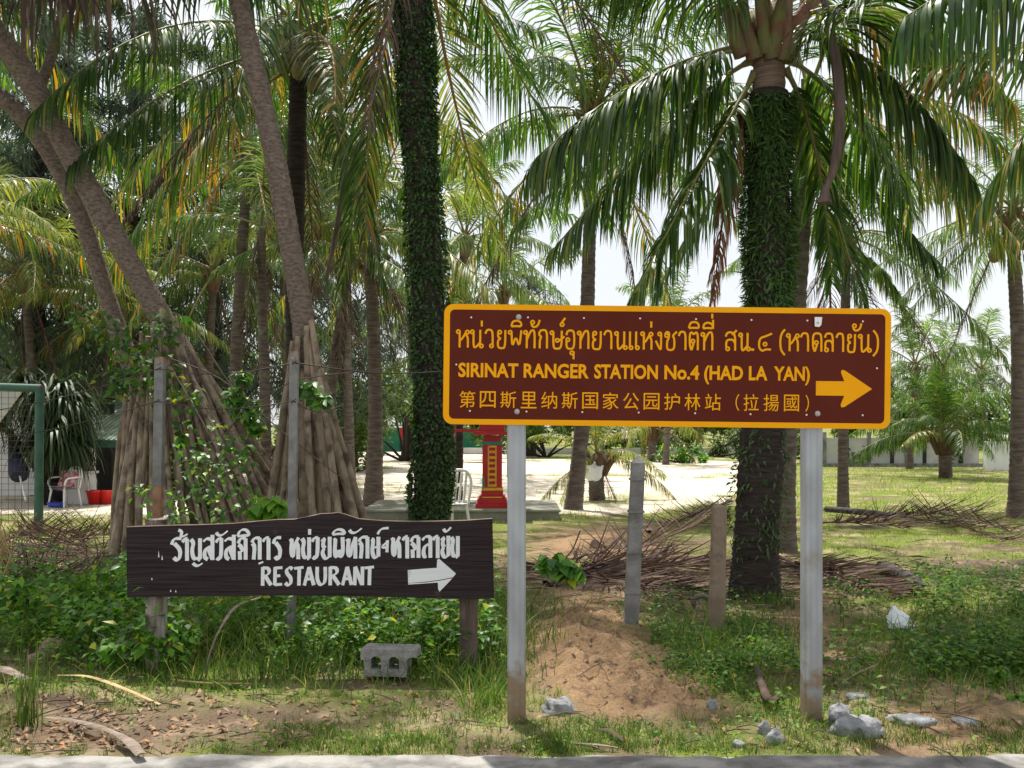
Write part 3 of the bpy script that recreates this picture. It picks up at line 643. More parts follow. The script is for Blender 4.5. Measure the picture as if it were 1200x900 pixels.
AR = chaikin([(955.5, 446.7), (988.8, 446.7), (984.6, 436.5), (985.4, 433.2), (989, 433.8), (1021.4, 455.3), (989, 476.8), (985.4, 477.2), (984.6, 474), (988.8, 463.6), (955.5, 463.6)], True, 0)
b = MB(); v = [(lx(x), (497 + 5.2 - y) * K, .0016) for x, y in AR]
b.add(v, [(0, 1, 9, 10), (1, 2, 3, 4, 5), (5, 6, 7, 8, 9), (1, 5, 9)]); sign_part('arrow', b, M['yellow_sheet'])
me = None
for x, y in [(550.8, 372), (617.3, 372), (682.9, 372.8), (748.7, 373.2), (814.2, 374), (879.2, 375), (944.7, 375.7), (1009.7, 376.7), (550.5, 481.5), (616.8, 482.3), (682.2, 483), (748.2, 483.5), (814.4, 484.3), (879.3, 485.4), (945, 486.2), (1010.7, 486.7), (534, 427.2), (1026.9, 431.6)]:
    if me is None: b = MB(); b.lathe((0, 0, 0), [(.0052, .0005), (.0046, .0032), (.0016, .0046), (.0001, .0046)], 8); me = b.mesh('rivet', M['rivet'])
    o = link('rivet', me, sign); o.matrix_local = Matrix.Translation(Vector((SX0, SD, SZ0)) - sign.location) @ ROLL @ Matrix.Rotation(PI / 2, 4, 'X') @ Matrix.Translation((lx(x), ly(x, y), 0))
me = None
for x, y in [(606.4, 371.6), (605.7, 482.4), (956.5, 378.6), (957.8, 484.8)]:
    if me is None: b = MB(); b.lathe((0, 0, 0), [(.0155, .0005), (.0148, .006), (.010, .0095), (.0055, .0105), (.0001, .0105)], 12); me = b.mesh('bolt', M['bolt'])
    o = link('bolt', me, sign); o.matrix_local = Matrix.Translation(Vector((SX0, SD, SZ0)) - sign.location) @ ROLL @ Matrix.Rotation(PI / 2, 4, 'X') @ Matrix.Translation((lx(x), ly(x, y), 0))
b = MB(); b.add([(lx(952.3), ly(952, 371.8), .013), (lx(961), ly(961, 372), .0155), (lx(960.2), ly(960, 381), .014), (lx(957.6), ly(957, 383.5), .016), (lx(952.6), ly(952, 382.8), .013)], [(4, 3, 2, 1, 0)])
b.add([(lx(956), ly(956, 378.6), .0165 + .002)] + [(lx(956) + .006 * math.cos(a), ly(956, 378.6) + .006 * math.sin(a), .0165) for a in [i * PI / 4 for i in range(8)]], [(0, i + 1, (i + 1) % 8 + 1) for i in range(8)], 1)
sign_part('torn_sticker', b, [M['plastic_white'], M['bolt']])
for px0, px1, pyb, in ((594.5, 616.3, 834), (943.8, 965.2, 857)):
    x0, x1 = (px0 - 600) * K, (px1 - 600) * K; xc = (x0 + x1) / 2; wd = x1 - x0
    b = MB(); zb = -.12; zt = SZ0 + SH - .012 - (px0 - 519) * .0115 * K
    p = [(a * wd / 2, c) for a, c in ((-.84, 0), (.84, 0), (1, .012), (1, .088), (.84, .1), (-.84, .1), (-1, .088), (-1, .012))]
    yb0 = SD + .0045
    v = [(xc + x, yb0 + y, zb) for x, y in p] + [(xc + x, yb0 + y, zt) for x, y in p]
    b.add(v, [(i, (i + 1) % 8, (i + 1) % 8 + 8, i + 8) for i in range(8)] + [tuple(range(8, 16))])
    # rolled channels on the face
    for sx in (-.35, .35): b.box((xc + sx * wd / 2, yb0 - .0006, (zb + zt) / 2), (.003, .002, zt - zb))
    po = b.part('post', M['galv'], sign)
    b = MB(); b.blob((xc, SD + .05, .0), (.10, .09, .05), seed=int(px0), amp=.3, n=12); b.part('footing', M['cement'], sign) if 0 else None

# ------------------------------------------------------------------ the dark wooden restaurant sign
WD = 6.15; KW = WD / F
def W2(px, py): return ((px - 600) * KW, EYE - (py - HOR) * KW)
rs = empty('wooden_sign', (W2(360, 0)[0], WD + .05, 0), 'dark wooden plank sign hand painted in white with a white arrow and wavy top edge', 'wooden sign')
topl = [(148, 618), (165, 617), (200, 616), (240, 615), (275, 613.5), (305, 611), (325, 609.5), (345, 608.5), (362, 605.5), (376, 602.5), (388, 601.5), (396, 600.8), (404, 602.5), (412, 605.5), (420, 608), (432, 609.5), (450, 610.5), (480, 611), (510, 611), (545, 610), (566, 608.5), (577, 608.2)]
botl = [(579, 701), (560, 702), (520, 702), (480, 700.5), (440, 699.2), (400, 698.4), (360, 698), (330, 697.5), (300, 697.8), (270, 698.6), (240, 698.8), (210, 699), (180, 699.5), (160, 699.8), (149, 700)]
rr = random.Random(3)
ol = [W2(x, y + rr.uniform(-.35, .35)) for x, y in topl + botl]; n = len(ol); T_ = .045
b = MB()
b.add([(x, WD, z) for x, z in ol], [tuple(range(n))[::-1]], 0)
b.add([(x, WD, z) for x, z in ol] + [(x, WD + .012, z + .004) for x, z in ol] + [(x, WD + T_, z - .002) for x, z in ol], [(i, (i + 1) % n, (i + 1) % n + n, i + n) for i in range(n)] + [(i + n, (i + 1) % n + n, (i + 1) % n + 2 * n, i + 2 * n) for i in range(n)], 1)
b.add([(x, WD + T_, z) for x, z in ol], [tuple(range(n))], 1)
b.part('plank', [M['wood_dark'], M['wood_bark']], rs)
# cracks in the plank
b = MB()
for pts, wd in (([(478, 683.5), (500, 682), (515, 680), (533, 676.5), (545, 675.5), (577, 674)], .0024), ([(150, 642), (230, 643.5), (330, 645), (420, 644), (545, 641)], .0009), ([(150, 652), (200, 651), (300, 649.5)], .0008), ([(300, 671), (400, 668.5), (470, 668)], .0008), ([(150, 670), (210, 672.5), (280, 673)], .0008), ([(490, 650), (540, 652), (577, 651)], .0009), ([(380, 690), (440, 691), (520, 693)], .0009)):
    L = [W2(*p) for p in pts]; v = []
    for i, (x, z) in enumerate(L):
        t = wd * (0.3 if i in (0, len(L) - 1) else 1); v += [(x, WD - .0016, z + t), (x, WD - .0016, z - t)]
    b.add(v, [(2 * i, 2 * i + 1, 2 * i + 3, 2 * i + 2) for i in range(len(L) - 1)])
b.part('crack', M['dark'], rs)
# hand painted letters without loops, broad pen cut at an angle
HL = {
 'ro': [[(.05, .72), (.25, 1), (.95, 1)], [(.3, .78), (.85, .5), (.8, .15), (.55, .0), (.25, .15)]],
 'a': [[(.0, .82), (.35, 1), (.8, .98)], [(.75, .98), (.75, 0)]],
 'no': [[(.05, .95), (.3, .8), (.12, .45), (.3, .05), (.62, .12), (.85, .02)], [(.82, 1), (.82, .08)]],
 'so': [[(.02, .85), (.35, 1), (.85, .92)], [(.82, 1.15), (.82, .02)], [(.7, .62), (.35, .58), (.12, .4), (.15, .12), (.42, .05)], [(.45, .55), (.72, .2), (.82, .05)]],
 'wo': [[(.02, .8), (.35, .98), (.85, .98)], [(.82, 1), (.78, .2), (.5, .02), (.15, .12)]],
 'do': [[(.05, .75), (.3, 1), (.85, .98)], [(.82, .98), (.82, .02)], [(.08, .7), (.35, .62), (.5, .42), (.2, .35)], [(.22, .4), (.25, .02)]],
 'ko': [[(.02, .78), (.25, 1), (.85, .98)], [(.82, 1), (.82, .02)], [(.08, .75), (.32, .62), (.2, .02)]],
 'ho': [[(.05, .85), (.3, .95), (.18, .4), (.38, .04), (.45, .6), (.85, 1)], [(.5, .75), (.82, .7), (.82, .02)]],
 'yo': [[(.1, .8), (.4, .98), (.2, .65), (.4, .5)], [(.35, .5), (.15, .3), (.4, .02), (.75, .08), (.85, .2)], [(.84, 1.02), (.84, .1)]],
 'pho': [[(.08, .85), (.25, .95), (.15, .3), (.32, .04), (.5, .4)], [(.5, .42), (.7, .04), (.9, .3), (.85, 1)]],
 'tho': [[(.05, .8), (.3, .95), (.15, .35), (.38, .04), (.5, .55), (.85, 1)], [(.82, 1), (.82, .02)]],
 'kso': [[(.08, .9), (.28, .85), (.12, .35), (.35, .02), (.75, .12)], [(.78, 1), (.78, .1)], [(.38, .5), (.6, .55), (.98, .7)]],
 'lo': [[(.02, .82), (.35, 1), (.85, .98)], [(.82, 1), (.82, .02)], [(.72, .62), (.35, .6), (.12, .35), (.22, .05), (.45, .08)]],
 'ya': [[(.95, .95), (.2, .55), (.15, .4), (.75, .4)], [(.78, .95), (.72, .02)]],
 'r': [[(.16, 1), (.14, 0)], [(.14, .96), (.7, .95), (.75, .65), (.25, .5)], [(.4, .5), (.9, .03)]],
 'e': [[(.18, 1), (.14, .02)], [(.15, .95), (.92, .97)], [(.15, .52), (.7, .54)], [(.14, .05), (.88, .08)]],
 's': [[(.9, .88), (.6, 1), (.2, .85), (.3, .62), (.7, .45), (.75, .15), (.45, 0), (.08, .15)]],
 't': [[(.0, .92), (1, .98)], [(.55, .95), (.5, .0)]], 'A': [[(.08, 0), (.5, .98)], [(.5, 1), (.92, .02)], [(.25, .34), (.75, .36)]],
 'u': [[(.14, 1), (.12, .3), (.4, .02), (.75, .1), (.88, .35), (.86, 1)]], 'n': [[(.12, 0), (.16, .98)], [(.16, 1), (.8, .04)], [(.84, 0), (.86, 1)]],
 'm_a': [[(.0, .7), (.15, .2), (.5, .15), (1, 1)]], 'm_i': [[(.0, .15), (.15, .75), (.5, 1), (.85, .8), (1, .2), (.55, .3), (0, .12)]],
 'm_1': [[(.5, 0), (.5, 1)]], 'm_t': [[(.1, .1), (.3, .7), (.55, .9), (1, .95)]], 'm_2': [[(.1, 1), (.45, .8), (.35, .25)], [(.2, .15), (.6, .2), (1, .5)]],
 'blob': [[(0, .6), (.3, .1), (.6, .1), (1, .6)]], 'dia': [[(0, .3), (1, .8)]]}
def pen(w_): return lambda dx, dy: w_ * (.42 + .58 * abs(dx * .55 - dy * .84)) 
HT = [('ro', 200.5, 213.5), ('m_2', 208, 220, 621, 630.5), ('a', 214, 221), ('no', 223, 237), ('blob', 226, 237.5, 657.5, 663.5), ('so', 238, 251.5), ('wo', 253, 261), ('m_a', 253.5, 267, 622, 628.5),
      ('so', 263, 276.5), ('do', 278.5, 290), ('m_i', 278.5, 292.5, 620, 630), ('ko', 295, 306.5), ('dia', 303, 308.5, 657.5, 662), ('a', 308, 317), ('ro', 320, 330),
      ('ho', 338.5, 352), ('no', 353.3, 364.3), ('m_1', 361.8, 364, 620, 626.5), ('wo', 365.5, 374), ('yo', 375.5, 388.5), ('pho', 390, 403.5), ('m_i', 389.8, 404.5, 620, 627.5), ('tho', 405, 419),
      ('m_a', 409.5, 424, 619, 625.5), ('ko', 420.3, 433), ('kso', 434.5, 446), ('m_t', 441, 455.5, 618.3, 627), ('ya', 447, 456, 632.5, 647.5), ('ho', 457.5, 470.5), ('a', 472, 479), ('do', 481, 492.5),
      ('lo', 494.5, 506.5), ('a', 507.5, 514.8), ('yo', 516, 527.3), ('m_a', 520, 528.5, 617.8, 623.7), ('no', 528.3, 538.3)]
def hand(seq, half, y_at):
    b = MB()
    for q in seq:
        g, x0, x1 = q[:3]; y1, y0 = (q[3], q[4]) if len(q) == 5 else y_at((x0 + x1) / 2)
        a0, c0 = W2(x0, y0); a1, c1 = W2(x1, y1)
        for i, s in enumerate(HL[g]):
            sub = []
            P_ = [(a0 + u * (a1 - a0), c0 + v_ * (c1 - c0)) for u, v_ in s]
            P_ = chaikin(P_, it=2) if len(P_) > 2 else [(P_[0][0] * (1 - t / 6) + P_[1][0] * t / 6, P_[0][1] * (1 - t / 6) + P_[1][1] * t / 6) for t in range(7)]
            ribbon(b, P_, pen(half * (.8 if len(q) == 5 else 1)), .0006 + i * 9e-5)
    # drawn flat in x, z: turn upright
    b.v = [(x, WD - .001 - z, y) for x, y, z in b.v]; return b
for seq in (HT[:17], HT[17:]): hand(seq, .0135, lambda x: (631 - (x - 205) * .0085, 657.2 - (x - 205) * .0105)).part('thai_lettering', M['white_paint'], rs)
EN2 = [('r', 306, 319), ('e', 320.5, 332), ('s', 333.5, 343.8), ('t', 344.8, 355.8), ('A', 355.6, 368.8), ('u', 370, 383), ('r', 385, 398.8), ('A', 400.5, 413), ('n', 414.2, 426.6), ('t', 427.3, 438.3)]
hand(EN2, .0125, lambda x: (664.6 - (x - 310) * .006, 686.4 - (x - 310) * .006)).part('english_lettering', M['white_paint'], rs)
b = MB(); A_ = [(477.8, 668), (494, 666.6), (511.8, 665.4), (512.3, 656), (514.6, 654.8), (534.4, 672.2), (528, 680), (515, 693.4), (513.4, 690), (513.1, 682.6), (494, 684), (478.4, 685)]
b.add([(W2(x, y)[0], WD - .0012, W2(x, y)[1]) for x, y in A_], [(0, 1, 10, 11), (1, 2, 9, 10), (2, 3, 4, 5), (2, 5, 6, 9), (6, 7, 8, 9)][::1]); b.part('arrow', M['white_paint'], rs)
b = MB()
for x, y, h in ((186, 649, 4), (190, 653, 3), (178, 678, 1.5), (200, 692, 1.5), (206, 692.5, 1.5)):
    a = W2(x, y); b.add([(a[0], WD - .0012, a[1] + h * KW), (a[0] - .004, WD - .0012, a[1] - h * KW), (a[0] + .005, WD - .0012, a[1] - h * KW)], [(0, 1, 2)])
b.part('scratch', M['white_paint'], rs)
def timber(b, x, y, z0, z1, wx, wy, seed, taper=.0, tw=.2):
    rr = random.Random(seed); n = 10; pr = [(math.cos(2 * PI * i / n), math.sin(2 * PI * i / n)) for i in range(n)]; k = 9
    amp = [1 + rr.uniform(-.18, .18) for _ in range(n)]; v = []
    for j in range(k):
        t = j / (k - 1)
        for i, (a, c) in enumerate(pr):
            s = amp[i] * (1 - taper * t) * (1 + rr.uniform(-.05, .05)); q = max(abs(a), abs(c)) ** .55
            v.append((x + a * s * wx / 2 / q, y + c * s * wy / 2 / q, z0 + (z1 - z0) * t + (rr.uniform(-.01, .01) if j == k - 1 else 0)))
    b.add(v, [(j * n + i, j * n + (i + 1) % n, (j + 1) * n + (i + 1) % n, (j + 1) * n + i) for j in range(k - 1) for i in range(n)] + [tuple((k - 1) * n + i for i in range(n))])
b = MB(); timber(b, W2(178, 0)[0], WD + .11, -.1, W2(0, 609)[1], .125, .11, 4); b.part('post', M['wood_grey'], rs)
b = MB(); timber(b, W2(549, 0)[0], WD + .11, -.1, W2(0, 640)[1], .115, .11, 9); b.part('post', M['wood_post'], rs)['label'] = 'brown weathered timber post'

# ------------------------------------------------------------------ posts standing about
def square_pole(x, y, top, wd, label, dx=0, dy=0, rust=.45):
    r = empty('steel_pole', (x, y, 0), label, 'pole', 'old square steel fence poles')
    zc = top * rust
    def prism(z0, z1, s):
        b = MB(); v = []
        for z in (z0, z1):
            t = z / top
            for a, c in ((-1, -1), (1, -1), (1, 1), (-1, 1)): v.append((x + dx * t + a * s, y + dy * t + c * s, z))
        b.add(v, [(0, 1, 5, 4), (1, 2, 6, 5), (2, 3, 7, 6), (3, 0, 4, 7), (4, 5, 6, 7)]); return b
    prism(-.1, zc, wd / 2 - .002).part('rusty_lower_length', M['rust'], r); prism(zc, top, wd / 2).part('galvanised_upper_length', M['galv_edge'], r)
    b = MB(); b.box((x + dx, y + dy, top + .006), (wd * .86, wd * .86, .012)); b.lathe((x + dx, y + dy - wd / 2 - .003, top - .05), [(.014, 0), (.014, .02), (.001, .024)], 8)
    b.part('cap', M['rust'], r); return r
q = P(188, 420, 8.2); square_pole(P(183, 0, 8.2).x, 8.2, q.z, .074, 'slim galvanised pole rusted below among the left pandanus roots', dx=q.x - P(183, 0, 8.2).x, rust=.5)
q = P(345, 414, 6.55); p_ = P(341, 0, 6.55)
square_pole(p_.x, 6.55, q.z, .052, 'slim galvanised pole passing behind the middle of the wooden sign', dx=q.x - p_.x, rust=.02)
b = MB()
def conc_post(px, d, topy, wd, label, mt, lean, pointed, seed):
    base = P(px, 0, d); top = P(px + lean, topy, d).z; dxx = lean / F * d
    r = empty('fence_post', (base.x, d, 0), label, 'fence post', 'old concrete fence posts in the grass')
    rr = random.Random(seed); b = MB(); k = 14; v = []
    h = wd / 2
    pts = [-.1 + (top + .1 - (.06 if pointed else .01)) * i / k for i in range(k + 1)]
    for j, z in enumerate(pts):
        t = z / top; s = h * (1.03 - .1 * t)
        for a, c in ((-1, -.8), (-.8, -1), (.8, -1), (1, -.8), (1, .8), (.8, 1), (-.8, 1), (-1, .8)):
            v.append((base.x + dxx * t + a * s * (1 + rr.uniform(-.03, .03)), d + c * s, z))
    n = 8; f = [(j * n + i, j * n + (i + 1) % n, (j + 1) * n + (i + 1) % n, (j + 1) * n + i) for j in range(k) for i in range(n)]
    v.append((base.x + dxx + (0 if pointed else .0), d, top + (.0 if pointed else .012))); f += [(k * n + i, k * n + (i + 1) % n, len(v) - 1) for i in range(n)]
    b.add(v, f); b.part('shaft', M[mt], r)
    if pointed:
        for j, z in enumerate((.32, .62, .92, 1.16)):
            if z < top - .08:
                b = MB(); t = z / top; b.box((base.x + dxx * t, d, z), (wd * 1.1, wd * 1.1, .016)); b.part('ridge', M['concrete'], r)
    return r
conc_post(739, 7.3, 533, .105, 'grey pointed concrete fence post with raised bands standing between the sign posts', 'concrete', 9, True, 1)
conc_post(839, 7.4, 592, .108, 'short brown stained fence post beside the large palm trunk', 'concrete_brown', 4, False, 2)

# hollow concrete block
r = empty('concrete_block', PG(455, 800) + Vector((0, 0, .035)), 'grey hollow concrete block lying in the grass below the wooden sign', 'concrete block')
r.rotation_euler = (0, 0, R(-6))
b = MB(); Db, Hb = .15, .17; rr = random.Random(12)
webs = [(-.150, -.108), (-.046, .004), (.066, .112)]
n = 40; v = []
def slab_row(y, flip=1):
    return [(-.172 + .344 * i / n, y) for i in range(n + 1)]
def under(x):
    """height of the underside of the top slab: arched over each cell"""
    for a, c in ((-.108, -.046), (.004, .066), (.112, .19)):
        if a < x < c: t = (x - a) / (c - a); return .098 + .024 * math.sqrt(max(0, math.sin(PI * min(t, 1))))
    return .098
tj = [rr.uniform(-.002, .002) for _ in range(n + 1)]
for i in range(n + 1):
    x = -.172 + .344 * i / n; e = .008 if i in (0, n) else 0
    v += [(x, .004, Hb - .008 - e + tj[i]), (x, .016, Hb + tj[i] - e), (x, Db - .01, Hb - tj[i] - e), (x, Db, Hb - .01), (x, Db, under(x)), (x, 0, under(x))]
b.add(v, [(6 * i + k, 6 * i + (k + 1) % 6, 6 * i + 6 + (k + 1) % 6, 6 * i + 6 + k) for i in range(n) for k in range(6)] + [tuple(range(6)), tuple(reversed(range(6 * n, 6 * n + 6)))])
for a, c in webs: b.box(((a + c) / 2, Db / 2, .049), (c - a, Db - .006, .102))
b.box((-.02, Db / 2, .022), (.264, Db - .01, .044))
o = link('block_body', b.mesh('block_body', M['block']), r)

# rocks, cement, bag, dry leaves lying about
def rock(px, py, w_, h_, label, mt='rock', cat='rock', seed=1, dz=0, name='rock'):
    g = PG(px, py); s = g.y / F; b = MB(); b.blob((g.x, g.y, gz(g.x, g.y) + h_ * s * .18 + dz), (w_ * s / 2, w_ * s * .4, h_ * s * .8), seed=seed, amp=.22, n=22, m=14)
    c = np.array(b.v); q = fbm(c[:, 0] + c[:, 2] * 1.7, c[:, 1] + c[:, 2], 30) - .5; c0 = c.mean(0); b.v = [tuple(p) for p in c0 + (c - c0) * (1 + q * .55)[:, None]]; b.sm = [True] * len(b.f)
    o = b.obj(name, M[mt], g); prop(o, label, cat); return o
rock(66, 768, 34, 20, 'pinkish rock half sunk in the grass at the far left', seed=3)
rock(45, 775, 22, 12, 'flat pinkish rock just left of the bigger pink rock', seed=4)
rock(655, 834, 40, 18, 'grey lump of spilt cement beside the left steel post', 'cement', 'cement lump', 5, name='cement_lump')
rock(984, 846, 30, 20, 'knobbly grey cement lump close to the right steel post', 'cement', 'cement lump', 6, name='cement_lump')
rock(1004, 860, 54, 22, 'large pale cement lump right of the right steel post', 'cement', 'cement lump', 7, name='cement_lump')
rock(908, 872, 18, 16, 'small grey stone left of the right steel post near the kerb', 'cement', 'stone', 8, name='stone')
rock(896, 862, 14, 14, 'small dark stone leaning on the grey stone by the kerb', 'cement', 'stone', 9, name='stone')
rock(866, 874, 18, 8, 'flat grey stone at the kerb below the sandy mound', 'cement', 'stone', 10, name='stone')
rock(835, 833, 12, 9, 'tiny grey stone at the foot of the sandy mound', 'cement', 'stone', 11, name='stone')
rock(1070, 846, 50, 7, 'flat grey cement smear on the sand at right', 'cement', 'cement lump', 12, name='cement_lump')
rock(1130, 845, 30, 7, 'flat grey cement smear nearest the right edge', 'cement', 'cement lump', 13, name='cement_lump')
rock(1005, 816, 30, 5, 'broken piece of pale concrete right of the right post', 'cement', 'stone', 14, name='stone')
rock(697, 642, 13, 10, 'rounded beige stone on bare soil behind the left post', 'rock', 'stone', 15, name='stone')
g = PG(1057, 742); b = MB(); rr = random.Random(5)
k = 7; n = 11; v = []
for i in range(k):
    t = i / (k - 1); r0 = [.085, .10, .095, .085, .06, .03, .012][i]
    for j in range(n):
        a = 2 * PI * j / n; q = r0 * (1 + .35 * rr.uniform(-1, 1) * .6); v.append((g.x + q * math.cos(a) - t * .06, g.y + q * .7 * math.sin(a), gz(g.x, g.y) + .03 + t * .16 + rr.uniform(-.01, .01)))
b.add(v, [(i * n + j, i * n + (j + 1) % n, (i + 1) * n + (j + 1) % n, (i + 1) * n + j) for i in range(k - 1) for j in range(n)])
o = b.obj('plastic_bag', M['bag'], g); prop(o, 'crumpled white plastic bag dropped in the weeds at right', 'plastic bag')

def strip(pts, wds, name, mt, label, cat, seed=0, thick=.008):
    """a curled dry strip: leathery sheath with an arched cross-section and real thickness"""
    path = spline(pts, 26); b = MB(); v = []; rr = random.Random(seed); m = len(path); nn = 6
    for i, p in enumerate(path):
        t = i / (m - 1); wv = np.interp(t, np.linspace(0, 1, len(wds)), wds); tg = (path[min(i + 1, m - 1)] - path[max(i - 1, 0)]).normalized()
        s = tg.cross(Vector((0, 0, 1))).normalized(); u = s.cross(tg)
        for j in range(nn + 1):
            a = (j / nn - .5) * 2; v.append(p + s * a * wv + u * ((1 - a * a) * wv * .5))
        for j in range(nn, -1, -1):
            a = (j / nn - .5) * 2; v.append(p + s * a * wv * .97 + u * ((1 - a * a) * wv * .5 - thick * (1.05 - abs(a))))
    q = 2 * nn + 2; b.add(v, [(i * q + j, i * q + (j + 1) % q, (i + 1) * q + (j + 1) % q, (i + 1) * q + j) for i in range(m - 1) for j in range(q)] + [tuple(reversed(range(q))), tuple((m - 1) * q + j for j in range(q))])
    g = Vector(pts[0]); o = b.obj(name, M[mt], (g.x, g.y, 0)); prop(o, label, cat); return o
G3 = lambda px, py, z=.03: PG(px, py) + Vector((0, 0, z))
strip([G3(48, 847), G3(85, 856, .05), G3(122, 868, .06), G3(150, 880, .05), G3(166, 898, .05)], [.006, .016, .02, .016, .03, .024], 'dry_palm_spathe', 'spathe', 'long grey brown dry palm sheath lying across the kerb at bottom left', 'palm debris', 2)
strip([G3(68, 797), G3(105, 803, .05), G3(145, 817, .05), G3(188, 832, .03)], [.006, .012, .016, .012, .008], 'dry_leaf_stalk', 'straw', 'yellow dry leaf stalk lying on the grass at left', 'palm debris', 3)
strip([G3(-12, 790, .04), G3(8, 797, .06), G3(34, 803, .03)], [.03, .04, .022], 'dry_palm_spathe', 'spathe', 'pale broken palm sheath cut by the left edge of the photo', 'palm debris', 4)
strip([G3(200, 802), G3(240, 806, .03), G3(296, 805, .02)], [.006, .012, .006], 'dry_leaf_stalk', 'straw', 'short straw coloured stalk in the grass below the wooden sign', 'palm debris', 5)
p0 = PG(241, 797)
strip([p0, P(247, 765, p0.y), P(262, 730, p0.y + .02), P(278, 710, p0.y + .1), P(305, 700, p0.y + .25)], [.012, .02, .017, .014, .006], 'dry_leaf_stalk', 'spathe', 'curved dry stalk standing up against the bottom of the wooden sign', 'palm debris', 6)
strip([G3(886, 800, .1), G3(900, 835, .08), G3(915, 822, .04)], [.014, .026, .014], 'dry_leaf_sheath', 'litter_dark', 'curled reddish brown sheath left of the right steel post', 'palm debris', 7)
strip([G3(695, 862), G3(715, 866, .04), G3(732, 876, .03)], [.008, .016, .01], 'dry_leaf_stalk', 'litter_dark', 'small dark brown stalk by the kerb between the steel posts', 'palm debris', 8)
strip([G3(670, 878), G3(700, 880, .03), G3(724, 881, .02)], [.006, .009, .005], 'dry_leaf_stalk', 'spathe', 'thin pale stick lying along the kerb between the steel posts', 'stick', 9)
strip([G3(986, 806), G3(1005, 798, .05), G3(1030, 787, .05)], [.008, .01, .006], 'dry_leaf_stalk', 'spathe', 'pale stick slanting on the soil right of the right steel post', 'stick', 10)
strip([G3(958, 776), G3(990, 778, .04), G3(1012, 777, .03)], [.008, .012, .006], 'dry_leaf_stalk', 'spathe', 'brown stick lying level right of the right steel post', 'stick', 11)
strip([G3(965, 796), G3(990, 800, .04), G3(1010, 770, .04)], [.006, .009, .005], 'dry_leaf_stalk', 'twig', 'dark bent stick between two pale sticks right of the right post', 'stick', 12)
# charred pole and log
b = MB(); p = spline([PG(968, 603) + Vector((0, 0, .1)), PG(1010, 607) + Vector((0, 0, .1)), PG(1048, 612) + Vector((0, 0, .1))], 12); b.tube(p, .055, 10)
o = b.obj('charred_pole', M['black_pole'], (PG(968, 603).x, PG(968, 603).y, 0)); prop(o, 'long dark pole lying on the lawn among dead fronds at right', 'pole')
b = MB(); p = spline([PG(1030, 676) + Vector((0, 0, .12)), PG(1052, 684) + Vector((0, 0, .1)), PG(1084, 692) + Vector((0, 0, .04))], 10); b.tube(p, [.04, .06, .07, .07, .07, .06, .06, .055, .05, .04, .02], 9, jit=lambda i, th: .15 * math.sin(3 * th + i))
o = b.obj('charred_log', M['black_pole'], (PG(1040, 685).x, PG(1040, 685).y, 0)); prop(o, 'black burnt log on the grass right of the big palm', 'log')
b = MB(); g = PG(822, 716); v = [g + Vector((.07 * math.cos(a), 0, .06 + .07 * math.sin(a))) for a in [PI * i / 12 - .3 for i in range(17)]]; b.tube(v, .022, 8)
o = b.obj('root_loop', M['trunk'], (g.x, g.y, 0)); prop(o, 'small brown root loop in the leaf litter beside the short brown post', 'root')

# ================================================================== PALMS
# the big fern-covered palm on the right
D = 8.9
big = empty('coconut_palm', (P(884, 0, D).x, D, 0), 'big palm right of centre with fern-covered trunk rising behind the brown sign', 'palm tree', PALMS)
_, path = trunk(big, [P(884, 705, D), P(886, 640, D), P(893, 520, D), P(901, 360, D), P(900, 200, D), P(901, 108, D)], .215, .165, 'trunk_dark', n=18, flare=1.12, ring=.07)
b = MB(); tp = [P(901, 112, D), P(901, 85, D), P(901, 52, D)]; b.tube(spline(tp, 8), [.15, .143, .15, .142, .148, .14, .144, .138, .14], 16); b.part('bare_trunk_top', M['trunk_new'], big)
climber(big, path, [.225, .21, .2, .195, .19, .185], 12500, .095, .02, 'fern', .50, .985, 'fern', 5, spread=1.15)
climber(big, path, [.23, .225, .22, .215, .21], 1500, .085, .022, 'fern', .2, .52, 'fern', 6, spread=.8)
climber(big, path, [.225, .225, .225, .225, .225], 120, .08, .02, 'ivy', .02, .2, 'fern', 7, spread=.5)
top = P(901, 40, D); leafbase(big, top, .15, .42)
for a in ((870, 66, 852, 10, 838, -60), (905, 70, 895, 20, 890, -60), (925, 66, 940, 20, 955, -60), (885, 70, 872, 20, 868, -50), (918, 72, 922, 20, 925, -60)):
    b = MB(); p = spline([P(a[0], a[1], D - .12), P(a[2], a[3], D - .15), P(a[4], a[5], D - .1)], 8); b.tube(p, [.075, .075, .068, .06, .055, .05, .045, .04, .035], 8); b.part('petiole', M['boot'], big)
H = dict(nl=120, wid=.0265, ll=.95)
hero(big, (885, 50), (750, 70, 8.6), (628, 185, 8.4), D, hang=1.5, lift=.25, nl=125, wid=.0265, ll=1.15)
hero(big, (882, 70), (800, 110, 9.2), (650, 290, 9.4), D, hang=1.5, lift=.2, **H)
hero(big, (885, 85), (826, 190, 8.6), (742, 348, 8.5), D, hang=.7, lift=.1, **H)
hero(big, (880, 30), (800, -70, 8.0), (700, -40, 7.6), D, hang=1.3, **H)
hero(big, (875, 60), (790, 55, 10.2), (690, 150, 11), D, hang=1.4, **H)
hero(big, (925, 40), (1050, 50, 8.6), (1142, 215, 8.4), D, hang=1.5, lift=.2, **H)
hero(big, (925, 25), (1060, -40, 8.4), (1185, 120, 8.2), D, hang=1.3, mt='frond_old', **H)
hero(big, (925, 55), (1010, 20, 8.0), (1085, -60, 7.0), D, hang=.6, **H)
hero(big, (925, 70), (1000, 110, 9.6), (1070, 250, 10), D, hang=1.3, **H)
hero(big, (920, 80), (965, 150, 9), (975, 330, 9.1), D, hang=.5, lift=.05, nl=80, wid=.032, ll=.6)
hero(big, (872, 110), (855, 170, 8.8), (836, 350, 8.7), D, mt='frond_red', ra='rachis_dead', hang=1.4, nl=60, wid=.022, ll=.5, miss=.1)
